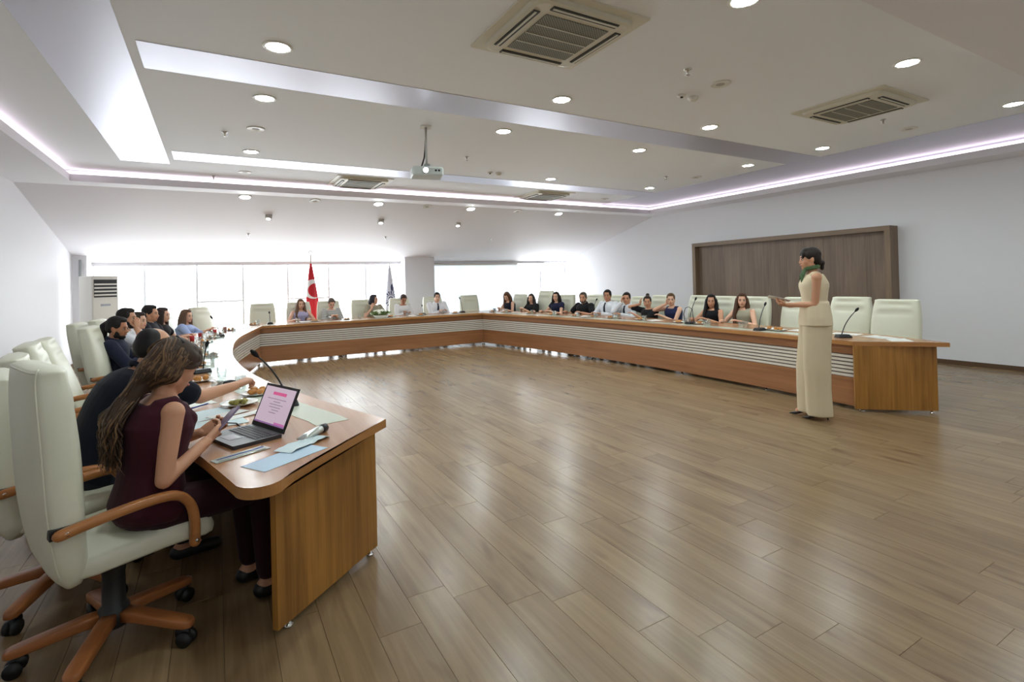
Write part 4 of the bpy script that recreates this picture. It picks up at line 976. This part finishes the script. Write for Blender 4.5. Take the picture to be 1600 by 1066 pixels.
mic(-.13, 5.36, 200, .20, 'gooseneck microphone between the plates on the near left arm', -.03)
mic(.02, 9.12, 200, .26, 'gooseneck microphone beside the red drinks', .1)
mic(.93, 11.45, 90, .18, 'gooseneck microphone before the empty back left chair', .1)
mic(4.22, 11.62, 90, .16, 'short gooseneck microphone before the column', .04)
mic(5.22, 11.58, 90, .30, 'gooseneck microphone before the empty back right chair', .14)
mic(6.50, 8.12, 5, .28, 'gooseneck microphone before the taller man in white shirt', .12)
mic(6.42, 5.62, 5, .34, 'gooseneck microphone beside the black cable loop', .16)
mic(6.27, 4.33, 0, .30, 'gooseneck microphone before the woman in beige vest', .14)
mic(6.22, 3.25, -30, .27, 'gooseneck microphone nearest the right table end', .17)
lp = G().tube([(6.50, 5.80, TZ+.008), (6.5, 5.82, .90), (6.51, 5.79, .99), (6.52, 5.73, 1.01), (6.53, 5.67, .97), (6.53, 5.66, .86), (6.52, 5.62, TZ+.008)], .006, 8)
tag(lp.build('cable_loop', black_plastic, None, True), 'black cable standing up in a loop beside a microphone', 'cable')

# place settings of the far sitters
people_R = [('the auburn-haired woman', 6.52, 11.5), ('the woman in black tee', 6.67, 10.73), ('the woman in navy top', 6.82, 9.87), ('the man in black polo', 6.95, 9.03), ('the taller man in white shirt', 7.04, 8.32), ('the man resting his chin', 7.09, 7.8), ('the woman with the bun', 7.14, 7.29), ('the woman in navy halter top', 7.18, 6.73), ('the woman with very long black hair', 7.22, 5.88), ('the woman in beige vest', 7.23, 5.3)]
for i, (w_, x, y) in enumerate(people_R):
    p = spot(inR, x, y, .30, .10); glass(p[0], p[1], 'in front of '+w_)
    p = spot(inR, x, y, .42, -.12); plate(p[0], p[1], 'in front of '+w_, 'pastry', 2 if i % 2 else 3, .9)
    if i % 3 == 1: p = spot(inR, x, y, .52, .12); sheet(p[0], p[1], 10*i, 'white paper sheet in front of '+w_)
    if i % 3 == 0: p = spot(inR, x, y, .24, .2); glass(p[0], p[1], 'second before '+w_)
ph = G().prism(rrect(.035, .073, .01), 0, .009).mesh('phone', mat('phone_black', srgb(20, 20, 24), .15))
def phone(x, y, rz, who):
    o = bpy.data.objects.new('phone', ph); COL.objects.link(o); o.location = (x, y, TZ); o.rotation_euler = (0, 0, rad(rz)); tag(o, who, 'phone', 'phones on the table')
for i in (1, 3, 6): p = spot(inR, people_R[i][1], people_R[i][2], .45, .02); phone(p[0], p[1], 40*i, 'black phone lying in front of '+people_R[i][0])
for y, w_ in ((4.72, 'beside the near microphone'), (4.62, 'left of the standing woman')): p = spot(inR, 7.2, y, .28, 0); glass(p[0]+(.09 if y < 4.7 else 0), p[1]-.0, w_+' on the right arm')
p = spot(inR, 7.2, 4.35, .40); plate(p[0], p[1], 'behind the standing woman', 'pastry', 2); p = spot(inR, 7.2, 4.02, .36); plate(p[0], p[1], 'just left of the standing woman', 'pastry', 3)
sheet(6.52, 3.02, 70, 'white paper sheet nearest the right table end', .21, .30); sheet(6.60, 3.42, 95, 'white paper sheet beside the near right microphone', .21, .30); sheet(6.40, 2.78, 40, 'loose white paper at the right table tip', .2, .28)
sheet(6.62, 3.95, 88, 'white paper sheet behind the standing woman', .21, .30)
people_B = [('the empty back left chair', .88), ('the woman in lilac', 1.61), ('the woman in striped blouse', 2.26), ('the dark-bobbed woman', 3.22), ('the woman in white blouse', 3.93), ('the man before the column', 4.8)]
for i, (w_, x) in enumerate(people_B):
    plate(x+.17 if i else .62, 11.42, 'in front of '+w_, 'pastry', 3 if i % 2 else 2)
    glass(x-.17, 11.38, 'in front of '+w_)
    if i in (1, 3, 4): sheet(x, 11.58, 90, 'white paper sheet in front of '+w_)
phone(2.30, 11.62, 75, 'black phone lying before the woman in striped blouse'); glass(2.72, 11.5, 'between striped blouse and flower bowl')
people_L = [('the man in dark blue shirt', 7.05), ('the bearded man in white tee', 7.65), ('the woman between two men', 8.29), ('the tall man in charcoal', 8.9), ('the dark-haired woman on the left', 9.5), ('the woman in light blue', 10.5)]
for i, (w_, y) in enumerate(people_L):
    p = spot(inL, -.8, y, .38, .12); plate(p[0], p[1], 'in front of '+w_, 'pastry', 2); p = spot(inL, -.8, y, .30, -.06); glass(p[0], p[1], 'in front of '+w_)
    p = spot(inL, -.8, y, .44, -.10); glass(p[0], p[1], 'second before '+w_)
cup = G().lathe([(.024, 0), (.028, .002), (.034, .075), (.033, .075), (.025, .006), (.001, .005)], 16).mesh('red_cup', red_plastic, True)
for i, (y, d) in enumerate(((8.75, .58), (9.2, .55), (9.9, .5), (10.3, .45))):
    p = spot(inL, -.6, y, d); o = bpy.data.objects.new('cup', cup); COL.objects.link(o); o.location = (p[0], p[1], TZ); tag(o, '%s red cup from the camera on the left table arm' % ('nearest', 'second', 'third', 'farthest')[i], 'cup', 'red cups on the left arm')
# near left arm
glass(.145, 4.33, 'beside the reaching hand of the man in navy'); glass(-.005, 4.18, 'beneath the forearm of the man in navy'); glass(.03, 4.92, 'behind the reaching hand'); glass(-.03, 6.05, 'past the near left microphone'); glass(-.06, 6.3, 'before the empty left chairs')
plate(.115, 3.74, 'of green salad nearest the laptop', 'salad', 5, 1.05); plate(.24, 4.02, 'of pastries behind the laptop', 'pastry', 4, 1.05); plate(-.12, 4.88, 'beyond the forearm of the man in navy', 'pastry', 3); plate(-.16, 5.9, 'before the empty left chairs', 'pastry', 2); plate(-.07, 6.62, 'past the empty left chairs', 'pastry', 2)
sheet(-.10, 3.55, 25, 'pale blue paper sheet between woman in burgundy and man in navy', .26, .36, paper_blue); sheet(-.02, 3.30, 10, 'pale blue paper left of the laptop', .21, .30, paper_blue, z=.0014); sheet(.14, 3.42, 30, 'white paper strip beside the salad plate', .08, .24, paper_white, z=.0028); sheet(-.18, 3.95, 20, 'white paper under the arm of the man in navy', .21, .30)
fl = sheet(.05, 3.50, 35, 'white folded card with blue pen beside the salad plate', .1, .21, paper_white, 'folded_card', z=.0028)
pen_m = mat('pen_blue', srgb(40, 56, 150), .35)
o = G().tube([(-.07, 0, .005), (.06, 0, .005), (.072, 0, .005)], [.0045, .0045, .0015], 8).build('pen', pen_m, None, True); o.location = (-.10, 3.82, TZ+.004); o.rotation_euler = (0, 0, rad(50)); tag(o, 'blue pen on papers before the man in navy', 'pen')
pk = empty('pouch', 'black cloth pouch with strap beside the reaching hand', 'pouch', (.07, 4.50, TZ), rad(35))
g = G().loft([sring((-.09, 0, .012), (0, 1, 0), (0, 0, 1), .02, .010, 3, 14), sring((-.05, 0, .02), (0, 1, 0), (0, 0, 1), .045, .019, 3, 14), sring((.03, 0, .022), (0, 1, 0), (0, 0, 1), .05, .021, 3, 14), sring((.08, 0, .014), (0, 1, 0), (0, 0, 1), .028, .012, 3, 14)][::-1]); g.build('bag', cloth((24, 24, 30)), pk, True)
G().tube([(.075, .0, .016), (.12, .03, .03), (.15, .0, .035), (.125, -.03, .022), (.08, -.012, .014)], .004, 6).build('strap', cloth((24, 24, 30)), pk, True)
# corner clutter by the laptop
sheet(.255, 2.475, 33, 'light blue paper sheet at the near table corner', .15, .33, mat('paper_sky', srgb(190, 212, 232), .55)); 
cr = random.Random(5); g = G(); n = 9
vv = [(-.13+.26*i/n, -.05+.1*j/4, .006+.010*cr.random()*(1 if 0 < i < n else .2)) for i in range(n+1) for j in range(5)]; ff = [(i*5+j, (i+1)*5+j, (i+1)*5+j+1, i*5+j+1) for i in range(n) for j in range(4)]
ns = G().add([(x, y, z) for x, y, z in vv]+[(x, y, z-.0015) for x, y, z in vv], ff+[tuple(50+q for q in f_)[::-1] for f_ in ff]).build('napkin', paper_blue, None, True)
ns.location = (.345, 2.625, TZ-.003); ns.rotation_euler = (0, 0, rad(40)); tag(ns, 'crumpled pale napkin under the silver tube', 'napkin')
tb = empty('cream_tube', 'silver squeeze tube with black cap on its side', 'tube', (.405, 2.735, TZ+.014), rad(40))
G().loft([sring((-.085, 0, -.006), (0, 1, 0), (0, 0, 1), .026, .002, 3, 16), sring((-.04, 0, 0.0), (0, 1, 0), (0, 0, 1), .026, .012, 2.4, 16), sring((.03, 0, .005), (0, 1, 0), (0, 0, 1), .022, .018, 2, 16), sring((.055, 0, .006), (0, 1, 0), (0, 0, 1), .021, .019, 2, 16)][::-1]).build('tube_body', mat('silver_foil', srgb(206, 212, 208), .3, metal=.6), tb, True)
G().tube([(.055, 0, .006), (.092, 0, .006)], .0205, 16).build('cap', black_plastic, tb, True)
ck = empty('cutlery_pack', 'clear sleeve of plastic cutlery with napkin near the table edge', 'cutlery', (.085, 2.625, TZ+.001), rad(25))
G().box(-.12, .12, -.03, .03, 0, .002).build('sleeve', mat('clear_sleeve', srgb(196, 200, 194), .15), ck)
for i, c_ in enumerate(((236, 236, 232), (70, 90, 160), (226, 222, 206))): G().tube([(-.105, -.018+.018*i, .006), (.06, -.018+.018*i, .006), (.10, -.018+.018*i, .006)], [.003, .0045, .008], 8, flat=.5).build(('knife', 'pen', 'fork')[i], mat('cutlery_%d' % i, srgb(*c_), .3), ck, True)
# laptop
lt = empty('laptop', 'open black laptop showing a pale pink slide', 'laptop', (.213, 2.955, TZ), rad(201.6))
g = G().prism(rrect(.1175, .165, .01), 0, .017); lb = g.build('base', mat('laptop_body', srgb(52, 52, 56), .4), lt); lb.location = (.1175, 0, 0)
kd = G().box(.02, .125, -.145, .145, .0171, .0178).build('keyboard_deck', mat('key_deck', srgb(74, 74, 78), .45), lt)
keym = G().box(-.0085, .0085, -.0085, .0085, 0, .002).mesh('key', mat('key_black', srgb(18, 18, 20), .5))
for r_ in range(5):
    for c_ in range(14):
        o = bpy.data.objects.new('key', keym); COL.objects.link(o); o.parent = kd; o.location = (.034+r_*.0203, -.132+c_*.0203, .0179)
G().box(.145, .205, -.05, .05, .0171, .0177).build('touchpad', mat('touchpad_grey', srgb(96, 92, 98), .35), lt)
def lidpart(g, nm, m, par=lt):
    c_, s_ = math.cos(rad(-24)), math.sin(rad(-24))
    g.v = [(x*c_+z*s_, y, -x*s_+z*c_+.017) for x, y, z in g.v]; return g.build(nm, m, par)
ld_ = lidpart(G().box(-.008, .0, -.165, .165, .0, .225), 'lid', mat('laptop_lid', srgb(30, 30, 33), .4))
scr = mat('screen_pale', srgb(40, 34, 40), .2, emit=srgb(212, 190, 206), estr=.62)
sc_ = lidpart(G().box(.0, .0012, -.152, .152, .022, .212), 'screen', scr)
def scrp(y0, y1, z0, z1, rgb, nm): return lidpart(G().box(.0013, .0016, y0, y1, z0, z1), nm, mat('slide_%d_%d_%d' % rgb, srgb(*[c//5 for c in rgb]), .3, emit=srgb(*rgb), estr=.6), sc_)
scrp(-.06, .075, .172, .188, (222, 96, 150), 'title_bar')
for i, (a, b) in enumerate(((-.10, .09), (-.03, .04), (-.06, .075), (-.055, .06), (-.02, .05), (-.04, .03))): scrp(a, b, .150-i*.014, .1535-i*.014, (150, 132, 150), 'text_line')
scrp(-.152, .152, .022, .030, (150, 110, 160), 'footer'); scrp(.05, .152, .030, .040, (206, 120, 180), 'footer_art')
G().tube([(.03, -.166, .008), (.04, -.20, .006), (.02, -.30, .004), (.08, -.42, .004)], .004, 6).build('power_cable', black_plastic, lt, True)
# phone held by the woman in burgundy
hp_ = G().prism(rrect(.036, .075, .012), -.0045, .0045).build('phone', mat('phone_lilac', srgb(120, 104, 128), .3), None)
hp_.location = PHONE_AT; hp_.rotation_euler = PHONE_ROT
tag(hp_, 'lilac grey phone held by the woman in burgundy', 'phone')
# flower bowl
fb = empty('flower_arrangement', 'low bowl of white flowers and green leaves on the back table', 'flowers', (3.12, 11.28, TZ+.001))
G().lathe([(.09, 0), (.11, .004), (.15, .05), (.155, .065), (.14, .065), (.1, .02), (.001, .018)], 24).build('bowl', china, fb, True)
rr = random.Random(9)
fm = G()
for i in range(6): a = i*math.pi/3; fm.ell((.017*math.cos(a), .017*math.sin(a), 0), (.018, .013, .012), Matrix.Rotation(a, 3, 'Z'), 8, 6)
fm.ell((0, 0, .008), (.012, .012, .012), None, 8, 6); fmesh = fm.mesh('flower', mat('petal_white', srgb(240, 240, 226), .6), True)
lm = G().add([(0, 0, 0), (.03, .014, .012), (.075, 0, .004), (.03, -.014, .012), (.03, 0, .004), (0, 0, -.002), (.075, 0, .002)], [(0, 4, 1), (4, 2, 1), (0, 3, 4), (4, 3, 2), (0, 1, 6), (0, 6, 3)]).mesh('leaf', mat('leaf_green', srgb(120, 150, 78), .6))
for i in range(46):
    a, rr_ = rr.uniform(0, 6.28), rr.uniform(0, 1)**.6; x, y = .20*rr_*math.cos(a), .12*rr_*math.sin(a); z = .075+.095*math.sqrt(max(0, 1-rr_**2))
    o = bpy.data.objects.new('flower', fmesh); COL.objects.link(o); o.parent = fb; o.location = (x, y, z); o.rotation_euler = (rr.uniform(-.7, .7), rr.uniform(-.7, .7), rr.uniform(0, 6)); s_ = rr.uniform(.75, 1.2); o.scale = (s_,)*3
for i in range(70):
    a, rr_ = rr.uniform(0, 6.28), rr.uniform(.3, 1)**.6; x, y = .22*rr_*math.cos(a), .14*rr_*math.sin(a); z = .055+.085*math.sqrt(max(0, 1-rr_**2))
    o = bpy.data.objects.new('leaf', lm); COL.objects.link(o); o.parent = fb; o.location = (x*.85, y*.85, z); o.rotation_euler = (rr.uniform(-.4, .4), rr.uniform(-.6, .3), a+rr.uniform(-.5, .5)); s_ = rr.uniform(.8, 1.4); o.scale = (s_,)*3
G().lathe([(.13, .06), (.15, .075), (.12, .12), (.05, .14), (.001, .142)], 16).build('moss', mat('moss', srgb(92, 112, 62), .9, bump=.8, bscale=40), fb, True)

# ------------------------------------------------------------------ flags behind the back table
def flag(x, y, top, width, mt, label, finial, cloth_top, rz=0):
    r = empty('flag', label, 'flag', (x, y, 0), rad(rz))
    G().lathe([(.14, 0), (.145, .012), (.13, .025), (.03, .05), (.014, .08)], 24).build('stand', chrome, r, True)
    pl = G().tube([(0, 0, .05), (0, 0, top)], .011, 10).build('pole', mat('flag_pole', srgb(196, 190, 176), .3, metal=.7), r, True)
    if finial == 'ring':
        g = G(); pts = [(.042*math.cos(t), 0, top+.05+.042*math.sin(t)) for t in [rad(-60+i*300/20) for i in range(21)]]; g.tube(pts, [.004+.005*math.sin(math.pi*i/20) for i in range(21)], 8); g.build('crescent_finial', chrome, r, True)
    else: G().tube([(0, 0, top), (0, 0, top+.03), (0, 0, top+.09)], [.012, .014, .002], 10).build('spear_finial', chrome, r, True)
    rings = []; nz, n = 22, 48
    for i in range(nz+1):
        t = i/nz; z = cloth_top-t*(cloth_top-.55); w_ = .018+width*(t**.75); d_ = .02+width*.42*(t**.8); ring = []
        for j in range(n):
            a = 2*math.pi*j/n; f_ = 1+.17*math.sin(5*a+t*2.2)*min(1, t*2)+.08*math.sin(9*a+1)*t
            ring.append((w_*math.cos(a)*f_+width*.10*t, d_*math.sin(a)*f_, z))
        rings.append(ring)
    G().loft(rings[::-1]).build('cloth', mt, r, True); return r
def flag_mat(name, base, shape):
    m = mat(name, srgb(*base), .75, sheen=.2); k = NT(m); tc = k.node('ShaderNodeTexCoord'); sp_ = k.node('ShaderNodeSeparateXYZ'); k.link(tc.outputs['Object'], sp_.inputs[0]); shape(k, sp_.outputs[0], sp_.outputs[2]); return m
def dist(k, X, Z, cx, cz): a = k.math('SUBTRACT', X, cx); b = k.math('SUBTRACT', Z, cz); return k.math('SQRT', k.math('ADD', k.math('MULTIPLY', a, a), k.math('MULTIPLY', b, b)))
def crescent(k, X, Z):
    a = k.math('LESS_THAN', dist(k, X, Z, .04, 1.42), .225); b = k.math('LESS_THAN', dist(k, X, Z, .085, 1.39), .165)
    k.link(k.mix(k.math('MULTIPLY', a, k.math('SUBTRACT', 1, b)), srgb(204, 26, 42), srgb(240, 236, 236)), k.p.inputs['Base Color'])
def rays(k, X, Z):
    d = dist(k, X, Z, .0, 1.12); an = k.math('ARCTAN2', k.math('SUBTRACT', Z, 1.12), X)
    st = k.math('GREATER_THAN', k.math('SINE', k.math('MULTIPLY', an, 18)), .0); ring = k.math('MULTIPLY', k.math('GREATER_THAN', d, .085), k.math('LESS_THAN', d, .19))
    inner = k.math('MULTIPLY', k.math('LESS_THAN', d, .06), k.math('GREATER_THAN', d, .035))
    ex = k.math('MULTIPLY', k.math('SUBTRACT', X, .035), 3.2); ez = k.math('SUBTRACT', Z, 1.40); leaf = k.math('LESS_THAN', k.math('ADD', k.math('MULTIPLY', ex, ex), k.math('MULTIPLY', ez, ez)), .0085)
    ex2 = k.math('MULTIPLY', k.math('SUBTRACT', X, .10), 3.2); ez2 = k.math('SUBTRACT', Z, 1.36); leaf2 = k.math('LESS_THAN', k.math('ADD', k.math('MULTIPLY', ex2, ex2), k.math('MULTIPLY', ez2, ez2)), .006)
    f_ = k.math('MAXIMUM', k.math('MAXIMUM', k.math('MULTIPLY', st, ring), inner), k.math('MAXIMUM', leaf, leaf2))
    k.link(k.mix(f_, srgb(226, 226, 240), srgb(44, 48, 96)), k.p.inputs['Base Color'])
flag(1.93, 12.78, 2.22, .155, flag_mat('red_flag_cloth', (204, 26, 42), crescent), 'furled red flag with white crescent on a pole', 'ring', 2.02, 0)
flag(3.80, 12.80, 1.93, .135, flag_mat('white_flag_cloth', (226, 226, 240), rays), 'furled white flag with navy ray emblem left of the column', 'spear', 1.94, 0)
# papers and phone in the presenter's hands
pp = G().box(-.105, .105, -.075, .075, 0, .004).build('note_papers', paper_white, None); pp.location = PAPER_AT; pp.rotation_euler = PAPER_ROT; tag(pp, 'white folded papers held by the standing woman', 'paper')
